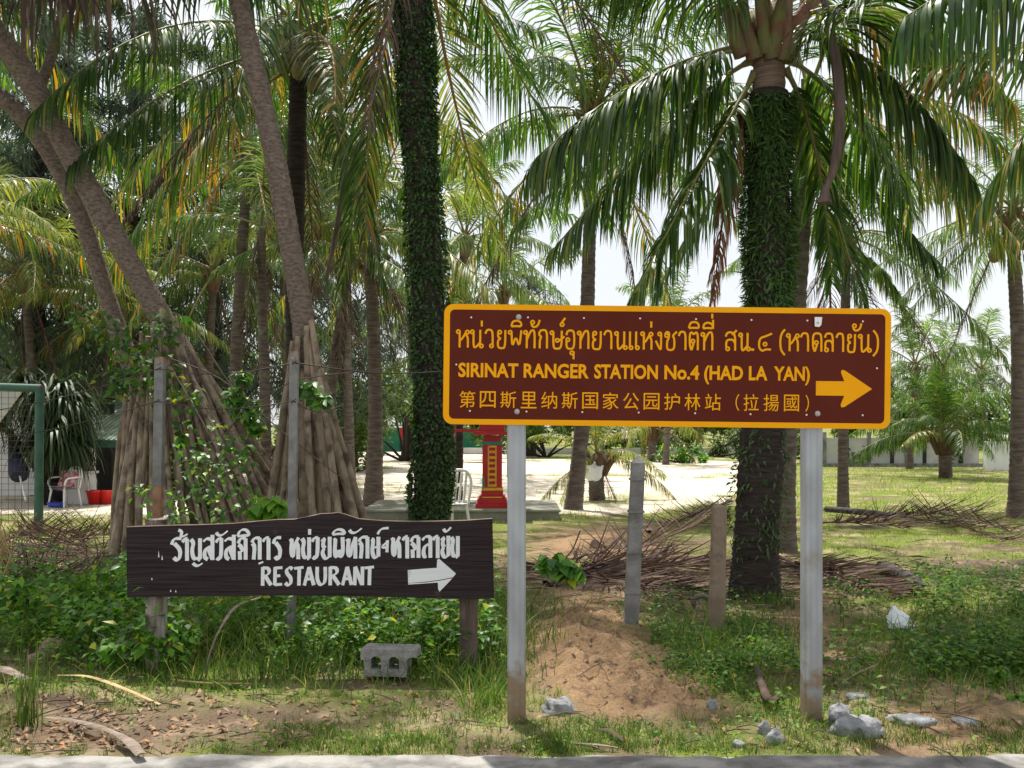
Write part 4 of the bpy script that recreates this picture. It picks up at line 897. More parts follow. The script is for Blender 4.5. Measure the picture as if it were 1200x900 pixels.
hero(big, (900, 20), (900, -90, 8.2), (860, -160, 7), D, hang=.4, **H)
hero(big, (900, 20), (930, -120, 10), (1010, -130, 12), D, hang=.6, **H)
hero(big, (900, 20), (850, -120, 10), (760, -80, 12), D, hang=.8, **H)
# hanging dry spathe
b = MB(); p = spline([P(962, -20, 8.2), P(972, 30, 8.2), P(982, 90, 8.2), P(984, 150, 8.2), P(978, 195, 8.2), P(968, 222, 8.2), P(966, 238, 8.2)], 24)
rd = np.interp(np.linspace(0, 1, 25), [0, .3, .6, .8, .88, 1], [.022, .04, .04, .022, .035, .06]); b.tube(p, list(rd), 9, jit=lambda i, th: .2 * math.sin(2 * th)); b.part('hanging_spathe', M['pod'], big)

# palm just behind it with coconuts
D2 = 12.2; q = palm('bare grey palm trunk leaning right just behind the fern-covered trunk', PG(916, 646), [P(921, 500, D2), P(932, 360, D2), P(944, 160, D2), P(948, 140, D2)], .15, .115, n=6, scale=.95, det='hi', seed=21, nuts=9, dead=1, old=1)
H2 = dict(nl=95, wid=.027, ll=.9)
hero(q, (955, 130), (1010, 220, 12), (1098, 305, 11.8), D2, hang=.8, **H2)
hero(q, (960, 140), (1080, 160, 12), (1190, 302, 11.8), D2, hang=1.1, mt='frond_yellow', **H2)
hero(q, (950, 145), (970, 220, 11.8), (1010, 350, 11.5), D2, hang=.5, **H2)
hero(q, (940, 140), (870, 150, 12), (770, 340, 12), D2, hang=1.0, **H2)
hero(q, (960, 125), (1090, 70, 12.5), (1190, 190, 12.5), D2, hang=1.5, mt='frond_old', **H2)
# palm standing outside the frame on the right, reaching in overhead
Do = 6.6; out_p = palm('palm standing beyond the right edge whose fronds hang into the top right corner', (6.6, 6.9, 0), [(6.5, 6.9, 2), (6.2, 6.8, 4.2), (6.0, 6.7, 5.9)], .2, .15, n=12, scale=1.05, det='hi', seed=33, azskip=lambda a, e: 2.1 < a < 4.4 and e < 62)
hero(out_p, (1420, -90, 6.5), (1260, -110, 6.0), (1060, 20, 5.7), Do, hang=2.2, nl=85, wid=.036, ll=1.05)
hero(out_p, (1400, -60, 6.6), (1230, 60, 6.6), (1083, 82, 6.8), Do, hang=.5, nl=70, wid=.036, ll=.7, mt='frond_old')
hero(out_p, (1380, -80, 6.8), (1260, 60, 7), (1150, 235, 7.2), Do, hang=.9, nl=80, wid=.036, ll=.85, mt='frond_old')

# ivy-wrapped palm left of centre; its crown is above the frame
D3 = 11.0; ivy = empty('coconut_palm', (P(500, 0, D3).x, D3, 0), 'tall palm left of the brown sign with trunk wrapped thickly in dark ivy', 'palm tree', PALMS)
_, path = trunk(ivy, [P(501, 660, D3), P(503, 610, D3), P(507, 500, D3), P(499, 300, D3), P(488, 100, D3), P(482, -60, D3), P(478, -230, D3)], .185, .165, 'trunk_dark', n=16, flare=1.7, ring=.08)
climber(ivy, path, [.29, .21, .19, .19, .185, .18, .18], 24000, .062, .036, 'ivy', .0, .93, 'ivy', 15, spread=1.4)
tp = P(478, -250, D3); leafbase(ivy, tp, .18, .5); crown(ivy, tp, 17, 1.1, 'green', 'mid', 44, -45)
H3 = dict(nl=108, wid=.026, ll=.95)
hero(ivy, (482, -230), (540, 10, 11.9), (712, 250, 12.2), D3, hang=.42, lift=.0, seed=71, nl=125, wid=.031, ll=1.2, ra='rachis_orange')
hero(ivy, (488, -180), (515, 120, 12.2), (590, 300, 12.6), D3, hang=.25, lift=.0, seed=72, nl=100, wid=.026, ll=.75, ra='rachis_orange', mt='frond_yellow')
hero(ivy, (475, -220), (455, 60, 11.6), (400, 330, 11.8), D3, hang=.45, lift=.1, **H3)
hero(ivy, (478, -200), (430, 40, 11.5), (428, 280, 11.5), D3, hang=.5, mt='frond_old', **H3)
# yellow-ribbed frond right of the ivy trunk, from a palm behind
D4 = 13.5
pB = palm('dark bare trunk palm behind the middle pandanus with old brown skirt', PG(347, 632), [P(347, 480, D4), P(345, 300, D4), P(350, 90, D4), P(352, 60, D4)], .135, .12, n=15, scale=1.0, det='mid', seed=52, mt='trunk_dark', nuts=7, dead=2, old=3)
hero(pB, (345, 60), (230, 60, 11), (85, 190, 10.4), D4, hang=1.3, nl=105, wid=.027, ll=1.0)
hero(pB, (345, 50), (200, -30, 11), (40, 130, 10), D4, hang=1.4, nl=105, wid=.027, ll=1.0)
hero(pB, (345, 80), (230, 130, 12.5), (120, 335, 12.5), D4, hang=1.1, nl=105, wid=.027, ll=1.0, ra='rachis_orange', mt='frond_old')
hero(pB, (360, 60), (450, 30, 13), (500, 220, 13), D4, hang=1.1, nl=105, wid=.027, ll=.9)
hero(pB, (360, 80), (410, 160, 12.5), (452, 345, 12.5), D4, hang=.7, nl=105, wid=.027, ll=.8)
b = MB(); p = spline([P(396, 150, D4), P(404, 200, D4), P(396, 260, D4), P(382, 330, D4)], 12); b.tube(p, [.03, .05, .06, .06, .055, .05, .05, .045, .04, .04, .03, .03, .02], 8, jit=lambda i, th: .2 * math.sin(2 * th)); b.part('hanging_spathe', M['pod'], pB)

pA = palm('slim palm with curved trunk standing on sand between pandanus roots and ivy trunk', PG(437, 593), [P(440, 500, 19.1), P(438, 400, 19.1), P(434, 325, 19.1), P(431, 285, 19.1)], .15, .10, flare=1.7, n=19, scale=.95, det='mid', kind='yellow', seed=61, nuts=4, dead=3)
pC = palm('palm in the centre rising above the brown sign with bright upright young fronds', PG(671, 597), [P(678, 540, 18.4), P(685, 460, 18.4), P(690, 300, 18.4), P(694, 150, 18.4)], .155, .115, n=24, scale=1.12, det='mid', kind='green', seed=70, nuts=8)
for a in ((694, 150, 700, 90, 690, 40), (694, 150, 715, 90, 728, 60), (690, 150, 675, 100, 655, 80), (700, 150, 735, 110, 755, 85)):
    hero(pC, (a[0], a[1]), (a[2], a[3]), (a[4], a[5]), 18.4, hang=.15, lift=.5, nl=60, wid=.055, ll=.6, mt='frond_yellow')
pH = palm('thin palm right of the big fern-covered trunk with dead fronds hanging low', PG(988, 596), [P(988, 500, 18.6), P(990, 400, 18.6), P(992, 290, 18.6)], .10, .085, n=20, scale=.8, det='mid', kind='far', seed=83, dead=4)
hero(pH, (990, 290), (1030, 300), (1060, 360), 18.6, hang=1, nl=60, wid=.05, ll=.6, mt='frond_grey')
pG = palm('palm at the right edge with crown of drooping fronds on a dark slim trunk', PG(1190, 607), [P(1193, 520, 16.6), P(1193, 400, 16.6), P(1188, 300, 16.6), P(1187, 262, 16.6)], .13, .095, n=22, scale=.72, det='mid', kind='far', seed=91, mt='trunk', nuts=8, dead=2, old=4)
pF = palm('young low palm spreading full green fronds on the sunny lawn at right', PG(1108, 560), [P(1108, 545, 29.5), P(1107, 522, 29.5)], .19, .18, n=30, scale=.86, det='mid', kind='green', seed=104, dead=0, old=1, emin=8, flare=1.1)
pD = palm('small young palm with yellowing fronds beside the centre palm trunk', PG(700, 586), [P(699, 570, 20.6), P(699, 545, 20.6)], .17, .16, n=11, scale=.5, det='mid', kind='yellow', seed=113, dead=1, old=2, emin=-30, flare=1.1)
b = MB(); q = P(696, 553, 20.3); b.blob(q, (.16, .1, .18), seed=4, amp=.5); b.part('tied_white_bag', M['bag'], pD)
pE = palm('distant short palm with one arching yellow frond beyond the sand lot', PG(763, 540), [P(764, 528, 44), P(765, 508, 44)], .2, .18, n=14, scale=.95, det='lo', kind='yellow', seed=121, dead=0, emin=-10, flare=1.1)

BP = [ # label, px, base py via d, crown py, d, scale, kind, n, lean px
 ('hazy palm whose crown shows just right of the brown sign', 1072, 36, 436, .9, 'far', 20, 6),
 ('far palm with dark crown low behind the young lawn palm', 1150, 44, 440, 1.0, 'far', 18, -6),
 ('far palm with grey green crown above the right fence', 1105, 48, 432, .9, 'far', 16, 8),
 ('sunlit palm low at the far left behind the green pipe frame', 30, 22, 335, 1.0, 'yellow', 22, -14),
 ('pale fronded palm between the left and middle pandanus trees', 250, 24, 330, 1.0, 'far', 22, 10),
 ('short sunlit palm behind the left pandanus trunks', 140, 22.5, 370, .8, 'yellow', 18, -32),
 ('grey green palm behind the dark bare trunk palm', 330, 28, 260, 1.1, 'far', 22, -8),
 ('tall palm far behind the left leaning trunks', 90, 27, 190, 1.1, 'green', 20, 14),
 ('palm behind the ivy trunk with pale lit fronds', 545, 27, 290, 1.0, 'far', 22, 14),
 ('palm behind the brown sign with low grey green crown', 590, 30, 350, 1.0, 'far', 16, -10),
 ('distant palm crown between the centre palm and the big palm', 790, 40, 395, 1.0, 'far', 18, 10),
 ('tall distant palm behind the thin leaning trunks', 395, 25, 150, 1.1, 'green', 20, -16),
 ('palm whose fronds fill the gap left of the ivy trunk', 290, 18, 190, 1.0, 'green', 20, 20),
 ('far left palm with bright upright fronds cut by the photo edge', -70, 19, 270, .95, 'yellow', 20, -8),
]
for i, (lb, px, d, cy, sc, kd, n, ln) in enumerate(BP):
    bb = P(px - ln, 0, d); palm(lb, (bb.x, d, 0), [P(px - ln * .6, (cy + (HOR + EYE * F / d)) / 2, d), P(px, cy, d)], .125, .09, n=n, scale=sc, det='mid' if d < 25 else 'lo', kind=kd, seed=200 + i * 13, dead=3 if i % 2 else 1, old=4, seg=8, azskip=None)
# helper palm added out of view beyond the left edge to shade the verge
for i, (x, y, h) in enumerate(((-7.5, 9.5, 8.0), (2.2, 12.5, 10.2), (-1.5, 13.2, 11.0))):
    palm(('unseen tall palm added beyond the left edge to shade the verge', 'tall palm trunk hidden behind the brown sign with crown above the frame', 'tall palm hidden by the ivy-wrapped trunk with crown above the frame')[i],
         (x, y, 0), [(x + .1, y, h * .5), (x + .05, y - .2, h)], .16, .12, n=20, scale=1.15, det='mid', seed=400 + i, dead=1) if i == 0 else None

# ================================================================== PANDANUS with stilt roots
PG_ = 'pandanus trees on stilt roots'
def stilt_tree(label, base, stems, junction, rootspec, seed, crowns):
    root = empty('pandanus_tree', (base.x, base.y, 0), label, 'pandanus tree', PG_); rr = random.Random(seed)
    for pts, r0, r1 in stems: trunk(root, pts, r0, r1, 'pandan_bark', n=14, flare=1.12, ring=.05, scar=.045)
    for (jx, jy, jd, bx, by, r) in rootspec:
        a = P(jx, jy, jd); e = Vector(((bx - 600) / F * by, by, -.08)); m = (a + e) / 2 + Vector((rr.uniform(-.04, .04) , rr.uniform(-.05, .05), rr.uniform(.0, .12)))
        b = MB(); p = spline([a, m, e], 14); ph = rr.uniform(0, 6)
        b.tube(p, [r * (.8 + .25 * i / 14 + .06 * math.sin(i * 1.7 + ph)) for i in range(15)], 9, jit=lambda i, th: .07 * math.sin(2 * th + ph)); b.part('stilt_root', M['root'], root)
    for c, n, L, tilt in crowns:
        g = np.random.default_rng(seed + n); VV = []; FF = []; base_i = 0; nn = n
        d0 = rdir(nn, g, -.6, .95); Lr = L * g.uniform(.7, 1.15, nn); W = .055 * g.uniform(.7, 1.2, nn)
        s = nrm(np.cross(d0, [0, 0, 1.0]) + 1e-3); cur = np.tile(np.array(c - root.location), (nn, 1)) + d0 * .1; dd = d0; pts = [cur]; ds = [dd]
        for k in range(5):
            dd = nrm(dd + np.array([0, 0, -1.]) * (.1 + .28 * k) * g.uniform(.4, 1.4, nn)[:, None]); cur = cur + dd * (Lr / 5)[:, None]; pts.append(cur); ds.append(dd)
        wp = [.8, 1, .95, .75, .45, .04]
        V = np.stack([np.stack([p - s * (W * q / 2)[:, None], p + s * (W * q / 2)[:, None]], 1) for p, q in zip(pts, wp)], 1).reshape(-1, 3)
        st = (np.arange(nn) * 12)[:, None]; Q = np.concatenate([np.concatenate([st + 2 * k, st + 2 * k + 1, st + 2 * k + 3, st + 2 * k + 2], 1) for k in range(5)])
        o = link('leaf_crown', arr_mesh('leaf_crown', V, Q, M['strap' if tilt == 0 else 'strap_dead']), root)
    return root
rs_ = random.Random(17)
# left pandanus: two leaning stems
Dp = 10.6
roots = []
for k in range(27):
    t = k / 26; bx = 118 + 300 * t * (1 + rs_.uniform(-.04, .04)) - 0; bx = 122 + t * 205 + rs_.uniform(-8, 8); front = k % 3
    jx = 160 + 62 * t + rs_.uniform(-8, 8); jy = 425 - 50 * math.sin(PI * t) + rs_.uniform(-20, 25) + (20 if t > .8 else 0)
    roots.append((jx, jy, Dp + (.25, 0, -.25)[front], bx + (-6 if front == 2 else 6), Dp + (.9, 0, -.8)[front] + rs_.uniform(-.2, .2), rs_.uniform(.028, .046)))
for jx, jy, bx, by in ((215, 395, 372, 10.2), (222, 410, 405, 10.5), (218, 402, 345, 10.0), (226, 420, 322, 9.7), (212, 395, 390, 10.9), (150, 460, 128, 10.2), (155, 440, 145, 10.0)):
    roots.append((jx, jy, Dp, bx, by, rs_.uniform(.03, .045)))
for k in range(16):
    t = k / 15; roots.append((168 + 56 * t + rs_.uniform(-8, 8), 405 + rs_.uniform(-15, 45), Dp - .3, 150 + t * 200 + rs_.uniform(-9, 9), Dp - 1.0 + rs_.uniform(-.2, .3), rs_.uniform(.024, .036)))
stems = [([P(232, 452, Dp), P(205, 400, Dp), P(160, 322, Dp), P(95, 205, Dp - .1), P(35, 95, Dp - .3), P(-20, 15, Dp - .5), P(-80, -90, Dp - .7)], .122, .115),
         ([P(168, 470, Dp + .5), P(150, 420, Dp + .5), P(128, 355, Dp + .5), P(85, 230, Dp + .4), P(28, 138, Dp + .3), P(-18, 100, Dp + .2), P(-90, 40, Dp)], .10, .09),
         ([P(40, 120, Dp + .3), P(62, 60, Dp + .4), P(74, 10, Dp + .5), P(76, -60, Dp + .5)], .06, .05)]
stilt_tree('left pandanus with two leaning stems rising to the top left corner', PG(230, 668), stems, None, roots, 31,
           [(P(-80, -110, Dp - .7), 120, 1.5, 0), (P(-95, 30, Dp), 90, 1.3, 0), (P(76, -75, Dp + .5), 130, 1.25, 0), (P(110, -95, Dp - 1.5), 150, 1.45, 1), (P(30, -80, Dp - 1.8), 90, 1.2, 1)])
# middle pandanus
Dm = 9.7; roots = []
for k in range(16):
    t = k / 15; front = k % 3; jx = 344 + 24 * t + rs_.uniform(-3, 3); jy = 392 + rs_.uniform(-18, 18); bx = 318 + 100 * t + rs_.uniform(-6, 6)
    roots.append((jx, jy, Dm + (.15, 0, -.15)[front], bx, Dm + (.6, 0, -.55)[front] + rs_.uniform(-.1, .1), rs_.uniform(.030, .045)))
for jx, jy, bx, by in ((366, 400, 452, 9.9), (368, 430, 436, 9.6), (366, 405, 428, 10.2), (345, 400, 300, 9.6)):
    roots.append((jx, jy, Dm, bx, by, .045))
stilt_tree('middle pandanus with one stem curving up from a cone of stilt roots', PG(360, 684),
           [([P(352, 430, Dm), P(356, 385, Dm), P(340, 285, Dm), P(320, 175, Dm), P(298, 80, Dm), P(280, 0, Dm), P(262, -90, Dm)], .112, .095)], None, roots, 37,
           [(P(262, -110, Dm), 150, 1.5, 0)])
# broken twiggy lower growth between them
stilt_tree('low broken pandanus stump between the two larger pandanus trees', PG(300, 640),
           [([P(318, 640, 11.6), P(308, 575, 11.6), P(296, 540, 11.6)], .10, .08), ([P(308, 580, 11.6), P(330, 520, 11.6), P(342, 470, 11.6)], .06, .05)], None,
           [(300, 545, 11.6, 268, 11.3, .05), (300, 550, 11.6, 330, 11.2, .05), (296, 540, 11.6, 285, 11.2, .05)], 41, [])

# vines climbing over the roots
def vine(label, clusters, seed, mt='vine', size=.075, stems=(), name='vine', cat='vine', nl=26):
    g = np.random.default_rng(seed); c0 = P(*clusters[0][:3]); root = empty(name, (c0.x, c0.y, 0), label, cat); pos = []; 
    for px, py, d, r in clusters:
        c = np.array(P(px, py, d)); k = int(nl * 2.4 * (r / .25) ** 1.5); pos.append(c + rdir(k, g) * (g.random(k)[:, None] ** .5) * r * np.array([1, .7, .9]))
    pos = np.concatenate(pos); d = rdir(len(pos), g) * np.array([1, 1, .5]) + np.array([0, -.35, -.45]); u = np.tile([0, -.35, 1.0], (len(pos), 1)) + rdir(len(pos), g) * .45
    V, Ft = leaf_cloud(pos, d, u, g.uniform(.7, 1.3, len(pos)) * size, g.uniform(.55, .8, len(pos)) * size, fold=.12)
    o = link('leaves', arr_mesh('leaves', V - np.array(root.location), Ft, M[mt]), root); o['kind'] = 'stuff'
    b = MB(); 
    for s in stems: b.tube(spline([P(*q) for q in s], 16), .006, 5)
    rr = random.Random(seed)
    for px, py, dd, r in clusters:
        c = P(px, py, dd)
        for i in range(4):
            q = c + Vector((rr.uniform(-r, r), rr.uniform(-r, r) * .6, rr.uniform(-r, r) * .8)); b.tube([c, (c + q) / 2 + Vector((0, 0, .03)), q], [.004, .003, .002], 4)
    b.part('stems', M['twig'], root)['kind'] = 'stuff'; return root
vine('leafy creeper with rounded leaves over the upper roots of the left pandanus', [(165, 405, 9.9, .35), (195, 380, 9.9, .25), (140, 440, 9.9, .3), (120, 385, 10.1, .25), (185, 440, 9.7, .3), (210, 470, 9.6, .25), (95, 370, 10.3, .18), (215, 510, 9.5, .15)], 3,
     stems=(((90, 372, 10.2), (150, 395, 10), (190, 430, 9.8), (215, 520, 9.5)), ((140, 440, 9.9), (175, 500, 9.7), (190, 560, 9.5))), size=.095)
vine('bright green shrubby creeper in front of the left pandanus roots above the wooden sign', [(245, 520, 8.9, .32), (265, 555, 8.8, .32), (235, 570, 8.8, .28), (285, 530, 8.9, .2), (225, 540, 8.8, .2), (270, 600, 8.6, .3), (215, 600, 8.6, .28), (190, 590, 8.6, .22), (165, 575, 8.8, .15), (300, 590, 8.7, .2), (250, 630, 8.6, .25)], 4, nl=17,
     stems=(((245, 640, 8.6), (240, 580, 8.7), (260, 520, 8.9), (290, 470, 9)), ((270, 640, 8.6), (280, 590, 8.7), (240, 500, 8.9), (200, 430, 9.2))), size=.07)
vine('few large round leaves hanging on bare runners between the pandanus trees', [(275, 465, 9.1, .12), (290, 480, 9.1, .14), (285, 440, 9.1, .08), (360, 455, 8.9, .13), (375, 468, 8.9, .09), (300, 500, 9.1, .1)], 5, size=.11,
     stems=(((200, 420, 9.3), (260, 445, 9.1), (330, 505, 9), (400, 560, 8.9)), ((230, 390, 9.3), (290, 470, 9.1), (350, 445, 9), (470, 430, 9.2))), nl=60)
vine('bright yellow green sapling just above the top edge of the wooden sign', [(318, 590, 7.2, .1), (308, 600, 7.2, .1), (328, 598, 7.2, .1)], 6, mt='bright_leaf', size=.13, name='sapling', cat='sapling', nl=35, stems=(((318, 700, 7.2), (318, 640, 7.2), (318, 590, 7.2)),))
vine('small seedling with broad drooping leaves between the left steel post and pointed post', [(655, 660, 7.6, .12), (672, 668, 7.6, .1), (640, 658, 7.6, .06)], 8, mt='vine', size=.12, name='seedling', cat='seedling', nl=60, stems=(((652, 690, 7.6), (655, 672, 7.6), (660, 655, 7.6)), ((655, 662, 7.6), (670, 645, 7.6), (680, 622, 7.6))))

# ================================================================== BACKGROUND TREES
def wispy(label, px, d, h, r, seed, n=6000, mt='needle', name='casuarina_tree', cat='tree', zlow=.12, L=.5, Wd=.035):
    g = np.random.default_rng(seed); b0 = P(px, 0, d); root = empty(name, (b0.x, d, 0), label, cat)
    rr = random.Random(seed); lean = rr.uniform(-.5, .5)
    trunk(root, [Vector((b0.x, d, -.1)), Vector((b0.x + lean * .5, d, h * .5)), Vector((b0.x + lean, d, h))], .22 + .012 * h, .04, 'trunk_dark', n=9, flare=1.4, ring=.25, scar=.01)
    b = MB(); tips = []
    for i in range(34):
        z = h * (zlow + (1 - zlow) * (i + .5) / 34); a = i * 2.4 + rr.uniform(-.3, .3); l = r * (1.15 - .8 * (z / h)) * rr.uniform(.6, 1.1)
        s = Vector((b0.x + lean * z / h, d, z)); e = s + Vector((math.cos(a) * l, math.sin(a) * l, l * rr.uniform(.1, .5))); m = (s + e) / 2 + Vector((0, 0, .15 * l))
        b.tube([s, m, e], [.05, .03, .012], 5); tips += [(s.lerp(m, .6), l * .25), (m, l * .3), (m.lerp(e, .5), l * .3), (e, l * .28)]
    b.part('limbs', M['trunk_dark'], root)
    T = np.array([tuple(t[0]) for t in tips]); rad = np.array([t[1] for t in tips]); k = g.integers(0, len(T), n)
    pos = T[k] + rdir(n, g) * (rad[k] * g.random(n) ** .5)[:, None] - np.array(root.location)
    d_ = rdir(n, g, -1, .3) + np.array([0, 0, -.7]); d_ = nrm(d_); s = nrm(np.cross(d_, rdir(n, g))); Ls = L * g.uniform(.5, 1.3, n)
    V = np.stack([pos - s * Wd / 2, pos + s * Wd / 2, pos + d_ * Ls[:, None]], 1).reshape(-1, 3); Ft = np.arange(n * 3).reshape(n, 3)
    link('crown', arr_mesh('crown', V, Ft, M[mt]), root); return root
wt = [('tall feathery tree at the top left behind the leaning stems', 35, 24, 11.5, 3.2), ('tall feathery tree behind the left pandanus', 150, 27, 13, 3.6), ('feathery tree between the left and middle pandanus stems', 250, 30, 13, 3.8),
      ('feathery grey green tree behind the dark bare trunk', 345, 33, 13.5, 3.8), ('feathery tree with thin trunk left of the slim curved palm', 405, 38, 13, 3.6), ('far feathery tree at the left edge', -40, 30, 13, 3.8),
      ('faint feathery tree behind the ivy-wrapped trunk', 480, 46, 11, 3.2), ('pale feathery tree behind the centre palm', 620, 52, 9.5, 3.4)]
for i, (lb, px, d, h, r) in enumerate(wt): wispy(lb, px, d, h, r, 500 + i, n=9000 if i < 6 else 5000, L=.6, Wd=.05)
# thin leaning trunks at (395, 400) and (315, 450)
for lb, pts, r_, d in (('thin brown trunk leaning right behind the middle pandanus roots', [(383, 595), (389, 450), (398, 380), (412, 300)], .09, 17), ('thin brown upright trunk left of the middle pandanus', [(312, 610), (311, 480), (308, 380), (306, 270)], .10, 16.5)):
    r = empty('bare_tree', (P(pts[0][0], 0, d).x, d, 0), lb, 'tree'); trunk(r, [P(pts[0][0], HOR + EYE * F / d + 5, d)] + [P(*p, d) for p in pts[1:]], r_, r_ * .75, 'trunk', n=8, ring=.12)
    crown(r, P(*pts[-1], d), 9, .75, 'far', 'lo', 9, -40, dead=3)

def bushy(label, px, d, w_, h, seed, n=2500, size=.16, mt='broad', name='bush', cat='bush', z0=0, grp=None, trunk_r=.07):
    g = np.random.default_rng(seed); b0 = P(px, 0, d); root = empty(name, (b0.x, d, 0), label, cat, grp); rr = random.Random(seed)
    cl = [(b0.x + rr.uniform(-.5, .5) * w_, d + rr.uniform(-.35, .35) * w_, z0 + (h - z0) * rr.uniform(.15, .85)) for _ in range(14)]
    T = np.array(cl); k = g.integers(0, len(T), n); R_ = min(w_, h - z0) * .26
    pos = T[k] + rdir(n, g) * (R_ * g.random(n)[:, None] ** .4) - np.array(root.location); pos[:, 2] = np.maximum(pos[:, 2], .03)
    V, Ft = leaf_cloud(pos, rdir(n, g) * np.array([1, 1, .5]) + np.array([0, 0, -.2]), np.tile([0, 0, 1.], (n, 1)) + rdir(n, g) * .6, size * g.uniform(.6, 1.3, n), size * .55 * g.uniform(.7, 1.3, n))
    link('foliage', arr_mesh('foliage', V, Ft, M[mt]), root)
    b = MB()
    for c in cl[:8]: b.tube(spline([(b0.x, d, -.05), ((b0.x + c[0]) / 2, (d + c[1]) / 2, c[2] * .55), c], 8), [trunk_r * (1 - i * .1) for i in range(9)], 6)
    b.part('branches', M['trunk_dark'], root); return root
bushy('broad-leaved shore tree in front of the green hut between slim palm and ivy trunk', 475, 44, 7.5, 3.6, 600, 4500, .28, 'broad', 'broadleaf_tree', 'tree', .9)
bushy('dark broad-leaved bush left of the slim curved palm', 400, 52, 5, 3.4, 601, 2200, .3, 'hedge')
bushy('yellow green bush behind the white sand right of the shrine', 640, 50, 7, 2.3, 602, 2600, .26, 'broad', z0=.2)
bushy('dark hedge-like tree row behind the sand near the big palm', 828, 50, 8.5, 2.6, 603, 4200, .26, 'hedge')
bushy('dark bush behind the distant short palm', 745, 58, 6.5, 2.3, 604, 2600, .28, 'hedge')
bushy('low green clump at the far edge of the sand in the centre', 800, 42, 2.2, .9, 605, 900, .18, 'vine')
bushy('dark bush against the grey fence behind the right steel post', 1010, 40, 6, 2.0, 606, 2600, .25, 'hedge')
bushy('dense dark trees over the fence at the right edge', 1165, 62, 14, 4.8, 607, 5200, .4, 'hedge', z0=.6)
bushy('hazy green trees over the fence right of the brown sign', 1075, 66, 12, 4.3, 608, 4200, .4, 'hedge', z0=.6)
bushy('green bushes behind the left hut', 150, 34, 8, 4.6, 609, 4500, .3, 'broad')
bushy('green bushes behind the middle pandanus roots', 300, 36, 10, 4.4, 610, 5000, .3, 'hedge')
bushy('bright bush at the left edge above the hut roof', 20, 30, 6, 5.2, 611, 4200, .28, 'broad', z0=1.8)
bushy('low dark shrub behind the stilt roots at left', 235, 15.5, 1.1, 1.2, 612, 900, .12, 'hedge')
bushy('distant treetops beyond the sand left of centre', 560, 70, 16, 3.6, 613, 3800, .45, 'hedge', z0=.5)
bushy('distant treetops beyond the sand right of centre', 700, 80, 20, 3.2, 614, 3800, .5, 'hedge', z0=.4)
bushy('distant treetops behind the big palm', 900, 80, 20, 3.4, 615, 3800, .5, 'hedge', z0=.4)

# ================================================================== BUILDINGS AND SHRINE
# platform and spirit house
x0, x1 = P(425, 0, 16.2).x, P(655, 0, 16.2).x
b = MB(); b.box(((x0 + x1) / 2, 17.3, .065), (x1 - x0, 2.2, .17)); b.box(((x0 + x1) / 2, 17.3, .158), (x1 - x0 + .06, 2.26, .03))
g = Vector(((x0 + x1) / 2, 17.3, 0)); o = b.obj('concrete_platform', M['slab'], g); prop(o, 'low mossy concrete platform under the red shrine pillars', 'platform')
sh = empty('spirit_house', (P(577, 0, 16.8).x, 17.2, .17), 'red and gold shrine on a tall carved pillar partly hidden by the brown sign', 'shrine')
cx, cy = P(577, 0, 16.8).x, 16.8
b = MB()
for z0, z1, wd in ((.17, .25, .56), (.25, .33, .50), (.33, .38, .44), (.38, .46, .37)):
    b.box((cx, cy, (z0 + z1) / 2), (wd, wd, z1 - z0 - .002))
b.part('stepped_plinth', M['red_paint'], sh)
b = MB(); b.box((cx, cy, .86), (.33, .33, .79)); b.box((cx, cy, 1.33), (.30, .30, .14)); b.part('pillar', M['red_paint'], sh)
b = MB(); b.box((cx, cy, .49), (.36, .36, .05)); b.box((cx, cy - .168, .88), (.15, .012, .70)); b.box((cx, cy - .19, .355), (.34, .07, .02)); b.part('gold_band', M['gold'], sh)
b = MB()
for i in range(7):
    z = .6 + i * .095
    b.box((cx, cy - .1765, z), (.10, .006, .05), 0)
    for s in (-1, 1): b.tube([Vector((cx + s * .015, cy - .182, z - .02)), Vector((cx + s * .045, cy - .186, z)), Vector((cx + s * .015, cy - .182, z + .025))], .009, 5)
b.part('carved_ornament', M['red_paint'], sh)
b = MB(); b.box((cx, cy, 1.27), (.345, .345, .05)); b.box((cx - .15, cy - .1685, .6), (.04, .01, .2)); b.part('teal_trim', M['teal'], sh)
b = MB(); b.box((cx, cy, 1.44), (.6, .6, .06)); b.box((cx, cy, 1.72), (.42, .42, .5)); b.part('shrine_body', M['red_paint'], sh)
b = MB(); q = .4; b.add([(cx - q, cy - q, 1.98), (cx + q, cy - q, 1.98), (cx + q, cy + q, 1.98), (cx - q, cy + q, 1.98), (cx - .08, cy, 2.02), (cx + .08, cy, 2.02)], [(0, 1, 5, 4), (1, 2, 5), (2, 3, 4, 5), (3, 0, 4), (3, 2, 1, 0)]); b.part('roof', M['gold'], sh)
cx2, cy2 = P(532, 0, 18.2).x, 18.2
s2 = empty('offering_table', (cx2, cy2, 0), 'red shrine table with a flat ledge half hidden by the ivy-wrapped trunk', 'shrine table')
b = MB(); b.box((P(545, 0, 18.2).x, cy2, P(0, 504.5, 18.2).z), (.62, .5, .05)); b.part('ledge', M['red_paint'], s2)
for px in (527, 560):
    b = MB(); x = P(px, 0, 18.2).x
    if px == 560: continue
    prof = [(.05, 0), (.09, .05), (.05, .12), (.045, .35), (.07, .45), (.045, .55), (.06, .8), (.075, .95), (.045, 1.05), (.06, 1.2), (.09, 1.35), (.1, 1.44)]
    b.lathe((x, cy2, .0), prof, 10); b.part('carved_leg', M['red_paint'], s2)
    b = MB()
    for z in (.2, .5, .88, 1.15, 1.32): b.lathe((x, cy2, z), [(.07, 0), (.085, .015), (.07, .03)], 10)
    b.part('gold_ring', M['gold'], s2)
